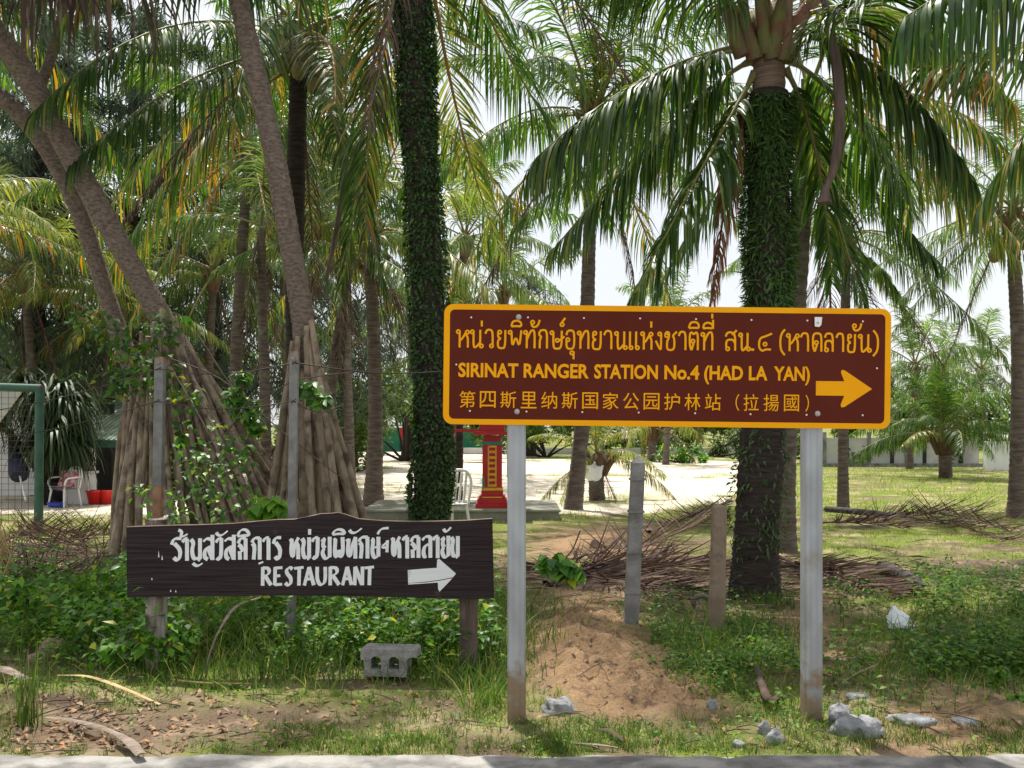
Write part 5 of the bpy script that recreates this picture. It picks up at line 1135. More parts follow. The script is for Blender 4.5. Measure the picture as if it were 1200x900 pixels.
r = empty('bare_tree', (P(537, 0, 19.5).x, 19.5, 0), 'thin dark trunk beside the red shrine table', 'tree'); trunk(r, [P(536, 572 + 15, 19.5), P(538, 540, 19.5), P(539, 490, 19.5), P(541, 420, 19.5)], .09, .06, 'trunk_dark', n=8)
crown(r, P(541, 418, 19.5), 8, .6, 'far', 'lo', 3, -30, dead=1)

def chair(px, d, rz, label, towel=False, s=1.0, z0=0.):
    loc = P(px, 0, d); loc.z = z0; r = empty('plastic_chair', (loc.x, d, z0), label, 'chair', 'white plastic garden chairs'); r.rotation_euler = (0, 0, rz)
    V3 = lambda x, y, z: Vector((x * s, y * s, z * s))
    def lp(b, nm, mt):
        o = link(nm, b.mesh(nm, mt), r); return o
    b = MB(); n = 7; v = []
    for i in range(n):
        for j in range(n):
            a, c = (i / (n - 1) - .5), (j / (n - 1) - .5); v.append(V3(a * .46, c * .44, .42 - .03 * (1 - 4 * a * a) * (1 - 4 * c * c)))
    v += [p - V3(0, 0, .02) for p in v]; q = n * n
    f = [(i * n + j, (i + 1) * n + j, (i + 1) * n + j + 1, i * n + j + 1) for i in range(n - 1) for j in range(n - 1)]; f += [tuple(reversed([k + q for k in a])) for a in f]
    b.add(v, f, 0, True); lp(b, 'seat', M['plastic_white'])
    for sx in (-1, 1):
        for sy in (-1, 1):
            b = MB(); b.tube([V3(sx * .2, sy * .19, .42), V3(sx * .25, sy * .24, 0)], [.026 * s, .02 * s], 6); lp(b, 'leg', M['plastic_white'])
        b = MB(); b.tube(spline([V3(sx * .22, -.2, .40), V3(sx * .26, -.22, .55), V3(sx * .28, -.16, .65), V3(sx * .28, .05, .67), V3(sx * .24, .22, .68)], 12), .022 * s, 6); lp(b, 'armrest', M['plastic_white'])
    b = MB(); b.tube(spline([V3(-.23, .2, .42), V3(-.24, .26, .7), V3(-.15, .3, .86), V3(0, .31, .89), V3(.15, .3, .86), V3(.24, .26, .7), V3(.23, .2, .42)], 24), .022 * s, 6)
    for k in range(-2, 3): b.tube([V3(k * .075, .21, .43), V3(k * .075, .29, .85)], .02 * s, 5)
    lp(b, 'backrest', M['plastic_white'])
    if towel:
        pass
    return r
chair(523, 14.2, R(215), 'white plastic chair behind the wooden sign with only its arm and leg showing', s=1.05)

# house at the left
HD = 20.5; hs = empty('beach_hut', (P(20, 0, HD).x, HD + 1, 0), 'low white walled hut with green tin roof half hidden by strap-leaved shrub', 'hut')
xa, xb = P(-260, 0, HD).x, P(48, 0, HD).x; zt = P(0, 470, HD).z
b = MB(); b.box(((xa + xb) / 2, HD + .1, zt / 2 + .12), (xb - xa, .2, zt - .0)); b.part('wall', M['wall_white'], hs)
xc, xd = P(46, 0, HD).x, P(98, 0, HD).x
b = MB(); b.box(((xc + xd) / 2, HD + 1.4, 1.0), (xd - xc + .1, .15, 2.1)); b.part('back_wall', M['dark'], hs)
b = MB(); b.box(((xc + xd) / 2 + .0, HD + .02, .42), (xd - xc + .04, .16, .84)); b.part('low_wall', M['wall_white'], hs)
b = MB(); x = P(102.5, 0, HD).x; b.box((x, HD - .02, .98), (.26, .26, 1.96)); b.part('pillar', M['wall_white'], hs)
xr = P(175, 0, HD).x
b = MB(); x = P(60, 0, HD).x; z1 = P(0, 515, HD).z
v = [(P(84, 0, HD).x, HD - .5, z1), (xr, HD - .5, z1), (xr, HD + 3, P(0, 488, HD + 3).z + .5), (P(84, 0, HD).x, HD + 3, P(0, 488, HD + 3).z + .5)]
b.add(v + [(a, c, z - .05) for a, c, z in v], [(0, 1, 2, 3), (7, 6, 5, 4), (0, 4, 5, 1), (1, 5, 6, 2), (2, 6, 7, 3), (3, 7, 4, 0)])
for i in range(16):
    x = v[0][0] + (xr - v[0][0]) * i / 15; b.tube([(x, HD - .5, z1 + .005), (x, HD + 3, v[2][2] + .005)], .02, 5)
b.part('roof', M['green_roof'], hs)
b = MB(); b.box(((P(84, 0, HD).x + xr) / 2, HD - .5, z1 - .09), (xr - P(84, 0, HD).x, .04, .14)); b.part('eave_board', M['green_metal'], hs)
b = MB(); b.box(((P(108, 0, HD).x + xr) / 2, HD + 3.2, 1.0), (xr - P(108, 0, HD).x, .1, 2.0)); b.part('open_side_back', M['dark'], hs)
b = MB(); b.box((P(124, 0, HD).x, HD + 2.6, 1.15), (.7, .05, .3)); b.part('green_board', M['green_wall'], hs)
for px in (116, 121):
    b = MB(); b.box((P(px, 0, HD).x, HD + 2.5, 1.0), (.13, .04, .1)); b.part('small_window', M['plastic_white'], hs)
# roof corner at the far left edge
b = MB(); v = [P(-60, 448, 17), P(26, 456, 17), P(-5, 498, 17), P(-60, 500, 17)]; v2 = [p + Vector((0, .08, .0)) for p in v]
b.add(v + v2, [(0, 3, 2, 1), (4, 5, 6, 7), (0, 1, 5, 4), (1, 2, 6, 5), (2, 3, 7, 6), (3, 0, 4, 7)]); b.box((P(-30, 0, 17).x, 17.2, 1.1), (.1, .1, 2.3))
o = b.obj('awning', M['wall_grey'], (P(-30, 0, 17).x, 17, 0)); prop(o, 'pale slanting awning sheet at the left edge above the hut', 'awning')
# strap leaved shrub in front of the hut
def strap_shrub(label, cl, n, L, seed):
    g = np.random.default_rng(seed); c0 = P(*cl[0][:3]); root = empty('strap_leaved_shrub', (c0.x, c0.y, 0), label, 'shrub'); VV = []
    for (px, py, d, k) in cl:
        nn = n; d0 = rdir(nn, g, -.5, .9); Lr = L * g.uniform(.6, 1.15, nn); W = .05 * g.uniform(.7, 1.2, nn); s = nrm(np.cross(d0, [0, 0, 1.0]) + 1e-3)
        cur = np.tile(np.array(P(px, py, d) - root.location), (nn, 1)); dd = d0; pts = [cur]
        for q in range(4): dd = nrm(dd + np.array([0, 0, -1.]) * (.15 + .35 * q)); cur = cur + dd * (Lr / 4)[:, None]; pts.append(cur)
        VV.append(np.stack([np.stack([p - s * (W * q / 2)[:, None], p + s * (W * q / 2)[:, None]], 1) for p, q in zip(pts, [.8, 1, .85, .6, .05])], 1).reshape(-1, 3))
    V = np.concatenate(VV); m = len(V) // 10; st = (np.arange(m) * 10)[:, None]; Q = np.concatenate([np.concatenate([st + 2 * k, st + 2 * k + 1, st + 2 * k + 3, st + 2 * k + 2], 1) for k in range(4)])
    link('leaves', arr_mesh('leaves', V, Q, M['strap']), root)
    b = MB(); rr = random.Random(seed)
    for (px, py, d, k) in cl: e = P(px, py, d); b.tube(spline([(c0.x + rr.uniform(-.3, .3), c0.y, -.05), ((c0.x + e.x) / 2, c0.y, e.z * .5), e], 8), .06, 6)
    b.part('stem', M['trunk_dark'], root)
strap_shrub('dark strap-leaved shrub hanging over the white hut wall', [(68, 500, 19.7, 1), (45, 470, 19.3, 1), (15, 468, 19.3, 1), (75, 470, 19.4, 1), (62, 505, 19.2, 1), (84, 480, 19.6, 1), (-15, 480, 19.2, 1), (30, 450, 19.5, 1), (70, 455, 19.6, 1), (78, 520, 19.5, 1), (50, 515, 19.4, 1)], 130, 1.1, 71)
bushy('small orange flowering bush at the hut roof corner', 104, 20.2, .5, 1.95, 617, 160, .07, 'hedge', 'flowering_bush', 'bush', 1.5, trunk_r=.015)
# things before the hut
def solid(b, nm, mt, loc, lb, cat, grp=None): o = b.obj(nm, M[mt] if isinstance(mt, str) else mt, loc); prop(o, lb, cat, grp); return o
d = 19.6
x = P(60, 0, d).x; b = MB(); b.lathe((x, d, 0), [(.001, .0), (.24, 0), (.27, .42), (.29, .45), (.25, .45), (.23, .03), (.001, .03)], 14); solid(b, 'water_tub', 'black_plastic', (x, d, 0), 'large black tub beside the hut low wall', 'tub')
for px, w_, lb in ((112, .155, 'larger red plastic tub beside the white hut counter'), (125, .125, 'smaller red tub right of the larger red tub')):
    x = P(px, 0, d).x; b = MB(); b.lathe((x, d, 0), [(.001, .0), (w_ * .8, 0), (w_ * 1.1, .24), (w_ * 1.25, .26), (w_ * 1.22, .28), (w_ * 1.08, .27), (w_ * .75, .04), (.001, .04)], 14); solid(b, 'plastic_tub', 'red_plastic', (x, d, 0), lb, 'tub', 'red plastic tubs')
cn = empty('counter', (P(91, 0, d).x, d + .2, 0), 'white counter in front of the hut pillar', 'counter'); b = MB(); b.box((P(91, 0, d).x, d + .2, .3), (.42, .4, .6)); b.part('cabinet', M['wall_white'], cn); b = MB(); b.box((P(89, 0, d).x, d + .2, .63), (.56, .46, .05)); b.part('worktop', M['wall_grey'], cn)
x = P(88, 0, d).x; b = MB(); b.lathe((x, d + .3, .655), [(.001, 0), (.12, 0), (.15, .2), (.13, .2), (.11, .02), (.001, .02)], 12); solid(b, 'basket', 'basket', (x, d + .3, .655), 'brown woven basket on the white counter', 'basket')
x = P(105, 0, HD).x; b = MB(); n = 20; v = []
for i in range(n):
    a = 2 * PI * i / n
    for j in range(6): c = 2 * PI * j / 6; v.append((x + (.13 + .035 * math.cos(c)) * math.cos(a), HD - .2 + .03 * math.sin(c), P(0, 538, HD).z + (.18 + .035 * math.cos(c)) * math.sin(a)))
b.add(v, [(i * 6 + j, i * 6 + (j + 1) % 6, ((i + 1) % n) * 6 + (j + 1) % 6, ((i + 1) % n) * 6 + j) for i in range(n) for j in range(6)]); solid(b, 'hanging_wreath', 'basket', (x, HD - .2, 0), 'small brown ring hanging on the white hut pillar', 'wreath')
ch = chair(76, 19.0, R(-25), 'white plastic chair with patterned towels in front of the hut', s=.85)
b = MB(); v = []; loc = P(76, 0, 18.9)
for i in range(6):
    for j in range(8):
        t = j / 7; v.append((loc.x - .17 + .34 * i / 5, loc.y - .25 + t * .5, .39 + (.36 * max(0, t - .6) * 2) + .012 * math.sin(i * 2 + j)))
v += [(a, c, z + .015) for a, c, z in v]; f = [(i * 8 + j, (i + 1) * 8 + j, (i + 1) * 8 + j + 1, i * 8 + j + 1) for i in range(5) for j in range(7)]; f += [tuple(k + 48 for k in reversed(q)) for q in f]
b.add(v, f); solid(b, 'towel', 'pink_cloth', (loc.x, loc.y, 0), 'red and white patterned towel draped on the chair by the hut', 'towel')
x = P(66, 0, 18.8).x; b = MB(); b.lathe((x, 18.8, 0), [(.001, 0), (.13, 0), (.17, .1), (.16, .1), (.12, .015), (.001, .015)], 12); solid(b, 'blue_basin', 'blue_plastic', (x, 18.8, 0), 'small blue basin on the sand under the chair by the hut', 'basin')
um = empty('folded_umbrella', (P(29, 0, 18.4).x, 18.4, 0), 'closed navy beach umbrella leaning against the white hut wall', 'umbrella')
a0, a1 = P(30, 586, 18.4), P(11, 508, 19.6); b = MB(); b.tube([a0, a0.lerp(a1, .5), a1], .018, 6); b.part('pole', M['plastic_white'], um)
b = MB(); p = [a0.lerp(a1, t) for t in (.34, .4, .55, .7, .85, .97)]; b.tube(p, [.16, .19, .15, .11, .07, .02], 10, jit=lambda i, th: .25 * math.sin(5 * th)); b.part('canopy', M['navy'], um)
# green pipe frame with mesh
fr = empty('pipe_frame', (P(42, 0, 14.6).x, 14.6, 0), 'green painted pipe gate frame with wire netting at the left edge', 'pipe frame')
xx = P(45, 0, 14.6).x; zz = P(0, 455, 14.6).z; xl = P(-190, 0, 14.6).x
b = MB(); b.tube([(xx, 14.6, -.1), (xx + .02, 14.6, zz)], .065, 10); b.part('upright', M['green_metal'], fr)
b = MB(); b.tube([(xx, 14.6, -.1), (xl, 14.6, -.1)], .02, 5); b.tube([(xx + .05, 14.6, zz), (xl, 14.6, zz + .1)], .06, 10); b.part('top_rail', M['green_metal'], fr)
b = MB()
for i in range(22):
    z = .15 + i * (zz - .2) / 21; b.tube([(xx, 14.6, z), (xl, 14.6, z)], .0035, 3, cap=False)
for i in range(30):
    x = xx - (xx - xl) * (i + .5) / 30; b.tube([(x, 14.6, .1), (x, 14.6, zz)], .0035, 3, cap=False)
b.part('wire_netting', M['wire'], fr)
# strands of wire between the fence posts
for lb, pts in (('upper rusty wire strand running from the left edge past both steel poles', [(-60, 488, 9), (186, 432, 8.15), (345, 425, 6.5), (560, 430, 7.5)]), ('lower rusty wire strand running between the two steel poles', [(-60, 520, 9), (184, 470, 8.15), (344, 470, 6.5), (400, 475, 7.1)])):
    b = MB(); P3 = [P(*p) for p in pts]; path = []
    for a, c in zip(P3[:-1], P3[1:]):
        for i in range(8): t = i / 8; q = a.lerp(c, t); q.z -= .06 * math.sin(PI * t); path.append(q)
    path.append(P3[-1]); b.tube(path, .004, 4)
    for q in path[::1]:
        b.tube([q + Vector((-.012, -.012, -.015)), q, q + Vector((.012, .012, .015))], .003, 4)
    o = b.obj('barbed_wire', M['wire'], (path[0].x, path[0].y, 0)); prop(o, lb, 'wire')

# far things
gh = empty('green_hut', (P(460, 0, 62).x, 62, 0), 'long low green walled hut on the far side of the sand', 'hut')
x0, x1 = P(398, 0, 62).x, P(565, 0, 62).x
b = MB(); b.box(((x0 + x1) / 2, 62, .75), (x1 - x0, .3, 1.5)); b.part('wall', M['green_wall'], gh)
b = MB(); b.box(((x0 + x1) / 2, 61.6, 1.62), (x1 - x0 + .6, 1.6, .12)); b.part('roof', M['green_roof'], gh)
for px in (440, 470, 500, 530):
    b = MB(); b.box((P(px, 0, 62).x, 61.82, .7), (.12, .05, 1.4)); b.part('wall_post', M['dark'], gh)
x = P(409, 0, 56).x; b = MB(); b.lathe((x, 56, 0), [(.45, 0), (.40, .6), (.28, 1.1), (.05, 1.5), (.001, 1.55)], 10); solid(b, 'folded_tarpaulin', 'blue_tarp', (x, 56, 0), 'blue and white covered beach umbrella at the far side of the sand', 'umbrella')
x = P(517 - 40, 0, 58).x
ws = empty('notice_board', (P(737, 0, 46).x, 46, 0), 'small white notice board on a post far across the sand', 'notice board')
b = MB(); b.box((P(737, 0, 46).x, 46, P(0, 508, 46).z), (.7, .04, .45)); b.part('panel', M['plastic_white'], ws); b = MB(); b.box((P(737, 0, 46).x, 46.05, .7), (.07, .07, 1.4)); b.part('post', M['galv'], ws)
rsn = empty('notice_board', (P(478, 0, 54).x, 54, 0), 'small red notice board by the green hut left of the ivy trunk', 'notice board')
b = MB(); b.box((P(478, 0, 54).x, 54, P(0, 508, 54).z), (.9, .04, .6)); b.part('panel', M['red_paint'], rsn); b = MB(); b.box((P(478, 0, 54).x, 54.05, .6), (.07, .07, 1.2)); b.part('post', M['galv'], rsn)
# low kerb wall behind the sand
b = MB(); b.box((P(760, 0, 55).x, 55, .18), (22, .3, .36)); solid(b, 'low_wall', 'wall_grey', (P(760, 0, 55).x, 55, 0), 'low pale wall along the far side of the sand lot', 'wall')
# fence and white wall at the right
fw = empty('panel_fence', (P(1060, 0, 38).x, 38, 0), 'pale grey panel fence behind the lawn right of the brown sign', 'fence')
xs_ = [940, 966, 992, 1018, 1045, 1062, 1083, 1104, 1126, 1149]
for i in range(len(xs_) - 1):
    xa, xb = P(xs_[i], 0, 38).x, P(xs_[i + 1], 0, 38).x; b = MB(); b.box(((xa + xb) / 2, 38, .62), (xb - xa - .14, .06, 1.0)); b.part('panel', M['wall_grey'], fw)
    b = MB(); b.box((xa, 38, .66), (.13, .13, 1.36)); b.part('post', M['concrete'] if i % 2 else M['dark'], fw)
b = MB(); xa, xb = P(940, 0, 38).x, P(1150, 0, 38).x; b.box(((xa + xb) / 2, 37.96, .06), (xb - xa, .3, .14)); b.part('footing', M['concrete'], fw)
b = MB(); xa = P(1155, 0, 35).x
b.add([(xa, 35, -.1), (xa + 7, 31.5, -.1), (xa + 7, 31.7, -.1), (xa, 35.2, -.1), (xa, 35, 1.02), (xa + 7, 31.5, 1.1), (xa + 7, 31.7, 1.1), (xa, 35.2, 1.02)], [(0, 1, 5, 4), (1, 2, 6, 5), (2, 3, 7, 6), (3, 0, 4, 7), (4, 5, 6, 7)])
solid(b, 'garden_wall', 'wall_white', (xa, 35, 0), 'plain white wall at the right edge of the lawn', 'wall')

# ================================================================== FALLEN FRONDS AND BRUSH
FG = 'dead fallen palm fronds on the ground'
def fallen(label, a, c, e, ll=.75, nl=70, seed=1, hang=.6, mt='frond_dead', lift=.15, zc=.12, wid=.019, rr_=.024):
    A_, C_, E_ = (PG(*q) for q in (a, c, e)); A_.z = .06; C_.z = zc; E_.z = .06
    v, f, mi = frond_data((0, 0, 0), C_ - A_, E_ - A_, nl=nl, ll=ll, wid=wid, hang=0, lift=lift, seed=seed, rr=rr_, miss=.08, twist=.9, fwd=.55)
    z = v[:, 2] + A_.z; g = np.random.default_rng(seed)
    # settle on the ground
    z = np.where(z < .02, .012 + np.abs(g.normal(0, .012, len(z))), z * .85); v[:, 2] = z - A_.z
    o = link('fallen_frond', arr_mesh('fallen_frond', v, f, (M[mt], M['rachis_dead']), mi), None, A_); prop(o, label, 'palm frond', FG); return o
fallen('dead brown frond lying left to right behind the pointed concrete post', (618, 672), (720, 676), (850, 668), ll=.95, nl=95, seed=3, lift=.35, zc=.1)
fallen('dead frond with leaflets fanned up against the short brown post', (640, 690), (760, 668), (846, 606), ll=.8, nl=85, seed=4, lift=.8, zc=.3)
fallen('dead frond spread flat in front of the two old fence posts', (600, 660), (700, 695), (830, 700), ll=.75, nl=80, seed=5, lift=.2)
fallen('reddish dead frond lying across the lawn right of the big palm trunk', (905, 668), (980, 672), (1068, 706), ll=.7, nl=90, seed=6, lift=.25, mt='frond_dead')
fallen('dead frond just right of the big palm trunk behind the right steel post', (900, 650), (960, 690), (1050, 702), ll=.6, nl=80, seed=16, lift=.3)
fallen('dead frond pointing right on the lawn near the charred pole', (1000, 612), (1080, 604), (1180, 640), ll=.9, nl=80, seed=7, lift=.4)
fallen('dead frond with curled tips at the far right of the lawn', (1050, 606), (1130, 612), (1230, 650), ll=.8, nl=80, seed=8, lift=.6, zc=.3)
fallen('small dead frond beside the foot of the thin palm at right', (960, 616), (1010, 618), (1060, 622), ll=.7, nl=60, seed=9, lift=.4)
fallen('dead frond heaped between the big palm and the sand', (760, 628), (810, 615), (862, 590), ll=.7, nl=80, seed=10, lift=.5, zc=.2)
fallen('dark dead frond in the brush left of the pandanus roots', (0, 640), (60, 636), (125, 668), ll=.7, nl=80, seed=11, lift=.8, zc=.35)
fallen('second dark frond lying lower in the brush at left', (150, 632), (90, 640), (10, 672), ll=.75, nl=80, seed=12, lift=.9, zc=.3)
fallen('dark frond across the front of the brush at left', (-30, 690), (40, 684), (118, 690), ll=.6, nl=70, seed=13, lift=.4)
g = np.random.default_rng(77); b = MB()
for i in range(150):
    px = g.uniform(-20, 135); py = g.uniform(640, 700); a = PG(px, py); an = g.uniform(-1.3, 1.3); L = g.uniform(.35, .95)
    e = a + Vector((math.sin(an) * L, g.uniform(-.2, .2), abs(math.cos(an)) * L * .55)); m = (a + e) / 2 + Vector((0, 0, .12)); b.tube([a, m, e], [.008, .006, .003], 4)
o = b.obj('brush_pile', M['twig'], PG(60, 670)); prop(o, 'tangled pile of dark dead twigs left of the pandanus roots', 'brush pile', kind='stuff')
b = MB()
for i in range(90):
    a = PG(-14 + g.uniform(-16, 16), 702 + g.uniform(-4, 4)); a.z = 0; t = g.uniform(.5, .85); b.tube([a, a + Vector((g.normal(0, .06), g.normal(0, .05), t * .55)), a + Vector((g.normal(0, .12), g.normal(0, .08), t))], [.007, .006, .003], 4)
o = b.obj('straw_bundle', M['straw'], PG(-14, 702)); prop(o, 'upright bundle of dry straw at the left edge', 'straw bundle')

# ================================================================== GRASS, WEEDS, LITTER
def sample(n, region, dens, seed):
    """random ground points inside a photo-space window, kept with probability dens(px, py, x, y)"""
    g = np.random.default_rng(seed); px = g.uniform(region[0], region[1], n); 
    # uniform in the picture gives near-constant detail per pixel
    py = g.uniform(region[2], region[3], n); y = EYE * F / (py - HOR); x = (px - 600) / F * y; k = g.random(n) < dens(px, py, x, y)
    return x[k], y[k], px[k], py[k], g
def blades(x, y, h, wd, g, lean=.45, segs=2, z=None):
    n = len(x); z = ground_z(x, y) - .01 if z is None else z; a = g.uniform(0, 2 * PI, n); l = g.uniform(.1, 1, n) * lean
    p = np.stack([x, y, z], 1); dr = np.stack([np.cos(a), np.sin(a), np.zeros(n)], 1); b2 = g.uniform(0, PI, n); s = np.stack([np.cos(b2), np.sin(b2), np.zeros(n)], 1)
    rows = []
    for k in range(segs + 1):
        t = k / segs; c = p + dr * (h * l * t ** 1.6)[:, None] * 1.3 + np.array([0, 0, 1.]) * (h * (t - .35 * l * t * t))[:, None]; ww = wd * (1 - t) ** .7 * .5
        if k == segs: rows.append(c[:, None])
        else: rows.append(np.stack([c - s * ww[:, None], c + s * ww[:, None]], 1))
    V = np.concatenate(rows, 1); m = V.shape[1]; st = (np.arange(n) * m)[:, None]; T = []
    for k in range(segs - 1): T += [np.concatenate([st + 2 * k, st + 2 * k + 1, st + 2 * k + 3], 1), np.concatenate([st + 2 * k, st + 2 * k + 3, st + 2 * k + 2], 1)]
    k = segs - 1; T.append(np.concatenate([st + 2 * k, st + 2 * k + 1, st + 2 * k + 2], 1)); return V.reshape(-1, 3), np.concatenate(T)
def tuft(smp, per, spread):
    x, y, px, py, g = smp; k = np.repeat(np.arange(len(x)), per); n = len(k); sc = g.uniform(.5, 1.6, len(x))[k]
    return x[k] + g.normal(0, spread, n) * sc, y[k] + g.normal(0, spread, n) * sc, px[k], py[k], g
def cover_at(x, y): o1, t1, l1, b1 = covers(x, y); return t1 * (1 - l1), b1
def dens_short(px, py, x, y): t1, b1 = cover_at(x, y); return np.clip((t1 * 1.1 - b1 * .3) * (.35 + 1.3 * (fbm(x + 40, y, 4) > .47)), .02, 1)
x, y, px, py, g = tuft(sample(8200, (-90, 1290, 640, 884), dens_short, 21), 13, .028)
V, T = blades(x, y, g.uniform(.02, .10, len(x)), g.uniform(.003, .0065, len(x)), g, .9, 2)
o = link('short_grass', arr_mesh('short_grass', V, T, M['grass'])); prop(o, 'short patchy green grass along the verge', 'grass', kind='stuff')
# kerb fringe
def d_f(px, py, x, y): return np.clip(.1 + (fbm(x, y, 2.0) - .47) * 6, 0, 1) * np.clip(1.3 - blob(px, py, 120, 870, 190, 40) * 1.2, 0, 1)
x, y, px, py, g = tuft(sample(950, (-60, 1260, 846, 886), d_f, 22), 14, .022); V, T = blades(x, y, g.uniform(.03, .09, len(x)), g.uniform(.003, .006, len(x)), g, .9, 2)
o = link('kerb_grass', arr_mesh('kerb_grass', V, T, M['grass'])); prop(o, 'low ragged grass fringe growing against the concrete kerb', 'grass', kind='stuff')
def d_tall(px, py, x, y):
    m = blob(px, py, 340, 745, 270, 55) * 1.5 + blob(px, py, 90, 720, 120, 45) * .8 + blob(px, py, 570, 790, 55, 40) * .8 + blob(px, py, 850, 765, 80, 50) * .8 + blob(px, py, 1120, 765, 130, 65) * .7 + blob(px, py, 640, 600, 90, 20) * .4
    return np.clip(m * (.5 + fbm(x, y, 2.) * .9) - .12, 0, 1)
x, y, px, py, g = sample(70000, (-80, 1280, 600, 850), d_tall, 23); hh = g.uniform(.10, .42, len(x)) * np.where(py > 780, .6, 1) * np.where(px > 600, .7, 1)
V, T = blades(x, y, hh, g.uniform(.005, .011, len(x)), g, .8, 3); o = link('tall_grass', arr_mesh('tall_grass', V, T, M['grass'])); prop(o, 'rank tall grass growing under the wooden sign', 'grass', kind='stuff')
# mid ground and sunny lawn
def d_mid(px, py, x, y): t1, b1 = cover_at(x, y); return np.clip(t1, 0, 1) * np.clip(1.2 - b1, .1, 1) * np.clip((fbm(x + 13, y + 5, .8) - .36) * 5 + np.clip((y - 17) / 8, 0, 1), .1, 1)
x, y, px, py, g = sample(90000, (-120, 1320, 535, 662), d_mid, 24)
V, T = blades(x, y, g.uniform(.03, .10, len(x)) * np.clip(y / 14, .8, 1.5), g.uniform(.006, .012, len(x)) * y / 12, g, .8, 1)
o = link('lawn_grass', arr_mesh('lawn_grass', V, T, M['lawn'])); prop(o, 'bright sunlit lawn grass behind the signs', 'grass', kind='stuff')
# weeds: many small plants joined
def weeds(name, label, n, region, dens, size, hgt, mt, seed, per=9):
    x, y, px, py, g = sample(n, region, dens, seed); m = len(x); k = np.repeat(np.arange(m), per); hh = hgt * g.uniform(.4, 1.2, m)
    pos = np.stack([x[k] + g.normal(0, .05, m * per), y[k] + g.normal(0, .05, m * per), ground_z(x, y)[k] + hh[k] * g.uniform(.1, 1, m * per)], 1)
    d = rdir(m * per, g, -.3, .5); V, T = leaf_cloud(pos, d, np.tile([0, -.2, 1.], (m * per, 1)) + rdir(m * per, g) * .5, size * g.uniform(.5, 1.3, m * per), size * .6 * g.uniform(.7, 1.2, m * per), fold=.12)
    o = link(name, arr_mesh(name, V, T, M[mt])); prop(o, label, 'weeds', kind='stuff'); return o
weeds('weeds', 'low leafy weeds crowding round the foot of the wooden sign', 2600, (-30, 590, 690, 790), lambda px, py, x, y: np.clip(blob(px, py, 120, 718, 140, 50) * 1.3 + blob(px, py, 400, 745, 200, 45) * 1.1 + blob(px, py, 20, 725, 60, 50) * .6, 0, 1) * (fbm(x, y, 2.2) > .44), .045, .26, 'weed', 31, per=14)
weeds('weeds', 'taller broad-leaved weeds in clumps round the foot of the wooden sign', 1100, (-30, 590, 690, 790), lambda px, py, x, y: np.clip(blob(px, py, 120, 718, 140, 50) * 1.3 + blob(px, py, 400, 745, 200, 45) * 1.1 + blob(px, py, 20, 725, 60, 50) * .6, 0, 1) * (fbm(x, y, 2.2) > .58), .085, .48, 'vine', 36, per=16)
weeds('weeds', 'creeping green weeds at the lower right beside the white bag', 3600, (960, 1290, 670, 830), lambda px, py, x, y: np.clip(blob(px, py, 1140, 740, 120, 55) * 1.3 - blob(px, py, 1057, 745, 34, 26) * 2, 0, 1) * (fbm(x, y, 2.4) > .46), .052, .24, 'weed', 32)
weeds('weeds', 'leafy weeds between the short brown post and the right steel post', 1700, (720, 940, 700, 850), lambda px, py, x, y: np.clip(blob(px, py, 860, 768, 75, 42) * 1.5 + blob(px, py, 770, 715, 35, 30), 0, 1) * (fbm(x, y, 2.6) > .45), .042, .14, 'weed', 33)
weeds('weeds', 'scattered tiny weeds across the verge', 2200, (-40, 1260, 640, 880), lambda px, py, x, y: np.clip(cover_at(x, y)[0] * .5, 0, 1), .03, .05, 'weed', 34, per=5)
# young upright plant at the right edge
vine('bright leafy sprout at the bottom right corner', [(1190, 818, 5.6, .07), (1186, 830, 5.6, .05), (1170, 790, 5.9, .08)], 9, mt='bright_leaf', size=.05, name='sprout', cat='sprout', nl=160, stems=(((1190, 835, 5.6), (1190, 820, 5.6), (1188, 800, 5.6)),))
vine('leafy bush with bright leaves at the left end of the wooden sign', [(95, 700, 7.2, .25), (125, 690, 7.3, .25), (150, 720, 6.9, .22), (110, 735, 6.8, .25), (70, 725, 6.9, .2), (30, 700, 7.0, .22), (15, 690, 7.0, .15), (170, 745, 6.6, .15), (165, 752, 6.0, .12), (195, 758, 6.05, .12), (210, 740, 6.3, .14), (130, 760, 6.1, .14)], 10, mt='weed', size=.07, name='leafy_bush', cat='bush', nl=55)
vine('leafy shrub growing round the right timber post of the wooden sign', [(480, 730, 6.7, .18), (440, 735, 6.7, .2), (400, 725, 6.8, .2), (520, 745, 6.7, .14), (330, 735, 6.7, .18), (250, 735, 6.8, .2)], 11, mt='weed', size=.06, name='leafy_bush', cat='bush', nl=45)
# tufts of rushes
for i, (lb, px, py, n, h) in enumerate((('coarse grass clump at the foot of the middle steel pole', 340, 792, 90, .34), ('tall thin grass tuft standing at the lower left', 33, 852, 40, .5), ('grass clump at the foot of the left steel post', 575, 822, 110, .28), ('grass clump at the foot of the big palm', 905, 712, 140, .2), ('grass clump under the left end of the wooden sign', 175, 778, 90, .36))):
    c = PG(px, py); g = np.random.default_rng(900 + i); r_ = .12 if i != 1 else .03
    V, T = blades(c.x + g.normal(0, r_, n).clip(-.15, .15), c.y + g.normal(0, r_, n).clip(-.15, .15), h * g.uniform(.5, 1.1, n), g.uniform(.005, .010, n), g, .9 if i != 1 else .2, 4)
    o = link('grass_clump', arr_mesh('grass_clump', V - np.array([c.x, c.y, 0]), T, M['grass']), None, (c.x, c.y, 0)); prop(o, lb, 'grass clump')
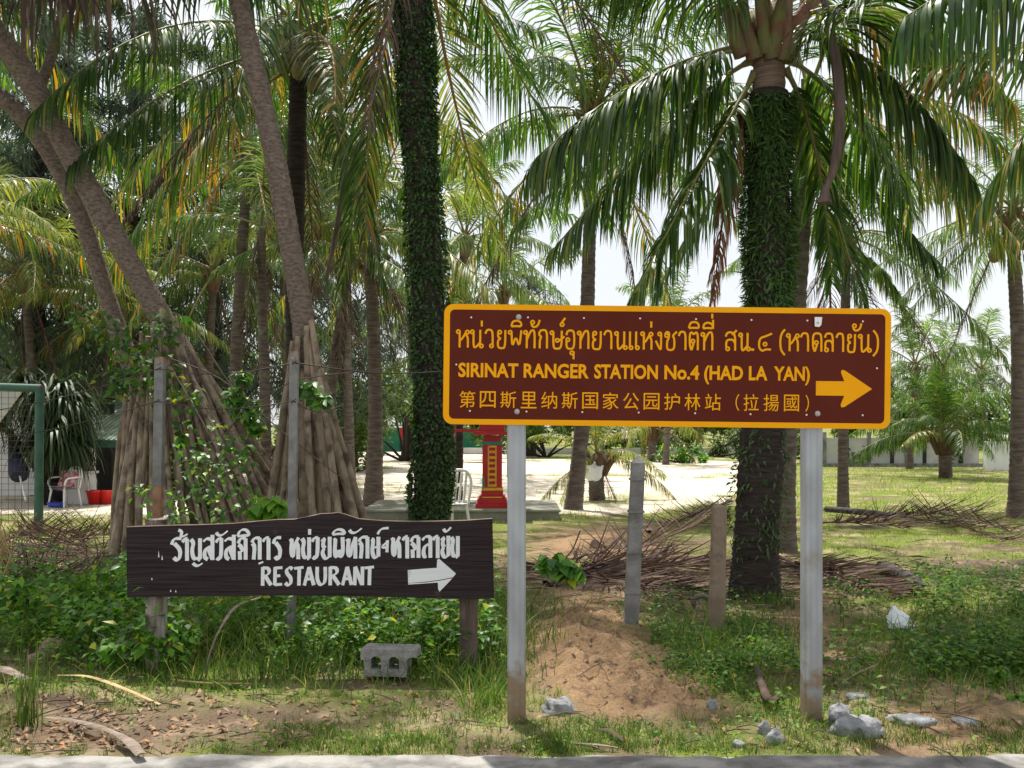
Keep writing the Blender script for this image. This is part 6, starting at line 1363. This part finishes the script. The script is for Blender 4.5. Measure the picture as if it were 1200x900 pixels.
# litter
def d_l(px, py, x, y): return np.clip(blob(px, py, 90, 850, 150, 45) * .9 + blob(px, py, 330, 835, 160, 35) * .35 + blob(px, py, 980, 770, 90, 70) * .5 + blob(px, py, 780, 690, 180, 45) * .5 + .1, 0, 1)
x, y, px, py, g = sample(5200, (-60, 1260, 590, 720), lambda px, py, x, y: np.clip(blob(px, py, 740, 675, 130, 26) * 1.1 + blob(px, py, 980, 680, 100, 22) + blob(px, py, 60, 668, 90, 26) * .9 + blob(px, py, 1100, 618, 120, 14) * .7, 0, 1), 43); n = len(x)
a = g.normal(0, .5, n) + np.where(g.random(n) < .5, 0, PI); L = g.uniform(.2, .6, n); z = ground_z(x, y) + g.uniform(.005, .06, n); c, sn = np.cos(a), np.sin(a) * .8
p0 = np.stack([x - c * L / 2, y - sn * L / 2, z], 1); p1 = np.stack([x + c * L / 2, y + sn * L / 2, z + g.uniform(-.02, .06, n)], 1); pm = (p0 + p1) / 2 + np.array([0, 0, .015]); w_ = np.stack([-sn, c, g.uniform(-.6, .6, n)], 1) * .013
V = np.stack([p0, pm - w_, p1, pm + w_], 1).reshape(-1, 3); o = link('dead_leaflets', arr_mesh('dead_leaflets', V, np.arange(4 * n).reshape(n, 4), M['frond_dead'])); prop(o, 'flattened dead palm leaflets matted under the fallen fronds', 'palm debris', kind='stuff')
x, y, px, py, g = sample(9000, (-60, 1260, 620, 884), d_l, 41); n = len(x)
pos = np.stack([x, y, ground_z(x, y) + g.uniform(.004, .022, n)], 1); V, T = leaf_cloud(pos, rdir(n, g, -.15, .3), np.tile([0, 0, 1.], (n, 1)) + rdir(n, g) * .4, g.uniform(.02, .075, n), g.uniform(.012, .04, n), fold=.3)
o = link('leaf_litter', arr_mesh('leaf_litter', V, T, M['litter'])); prop(o, 'dry brown leaf litter scattered over the verge', 'leaf litter', kind='stuff')
b = MB(); rr = random.Random(8)
for i in range(420):
    px, py = rr.uniform(-40, 1240), rr.uniform(640, 882)
    if rr.random() > .35 + .65 * float(np.clip(blob(px, py, 90, 850, 160, 50) + blob(px, py, 980, 760, 110, 80) + blob(px, py, 760, 690, 200, 50), 0, 1)): continue
    a = PG(px, py); a.z = gz(a.x, a.y) + .012; an = rr.uniform(0, PI * 2); L = rr.uniform(.06, .32); e = a + Vector((math.cos(an) * L, math.sin(an) * L, rr.uniform(-.01, .03))); b.tube([a, (a + e) / 2 + Vector((0, 0, rr.uniform(0, .02))), e], [.004, .004, .002], 4)
o = b.obj('fallen_twigs', M['twig']); prop(o, 'thin dead twigs scattered on the soil', 'twigs', kind='stuff')
b = MB()
for i in range(500):
    px, py = rr.uniform(-40, 1240), rr.uniform(700, 884); a = PG(px, py); s = rr.uniform(.004, .014); b.blob((a.x, a.y, gz(a.x, a.y) + s * .3), (s, s, s * .7), seed=i, n=5, m=3)
o = b.obj('pebbles', M['rock']); prop(o, 'small pebbles and crumbs of soil on the verge', 'pebbles', kind='stuff')
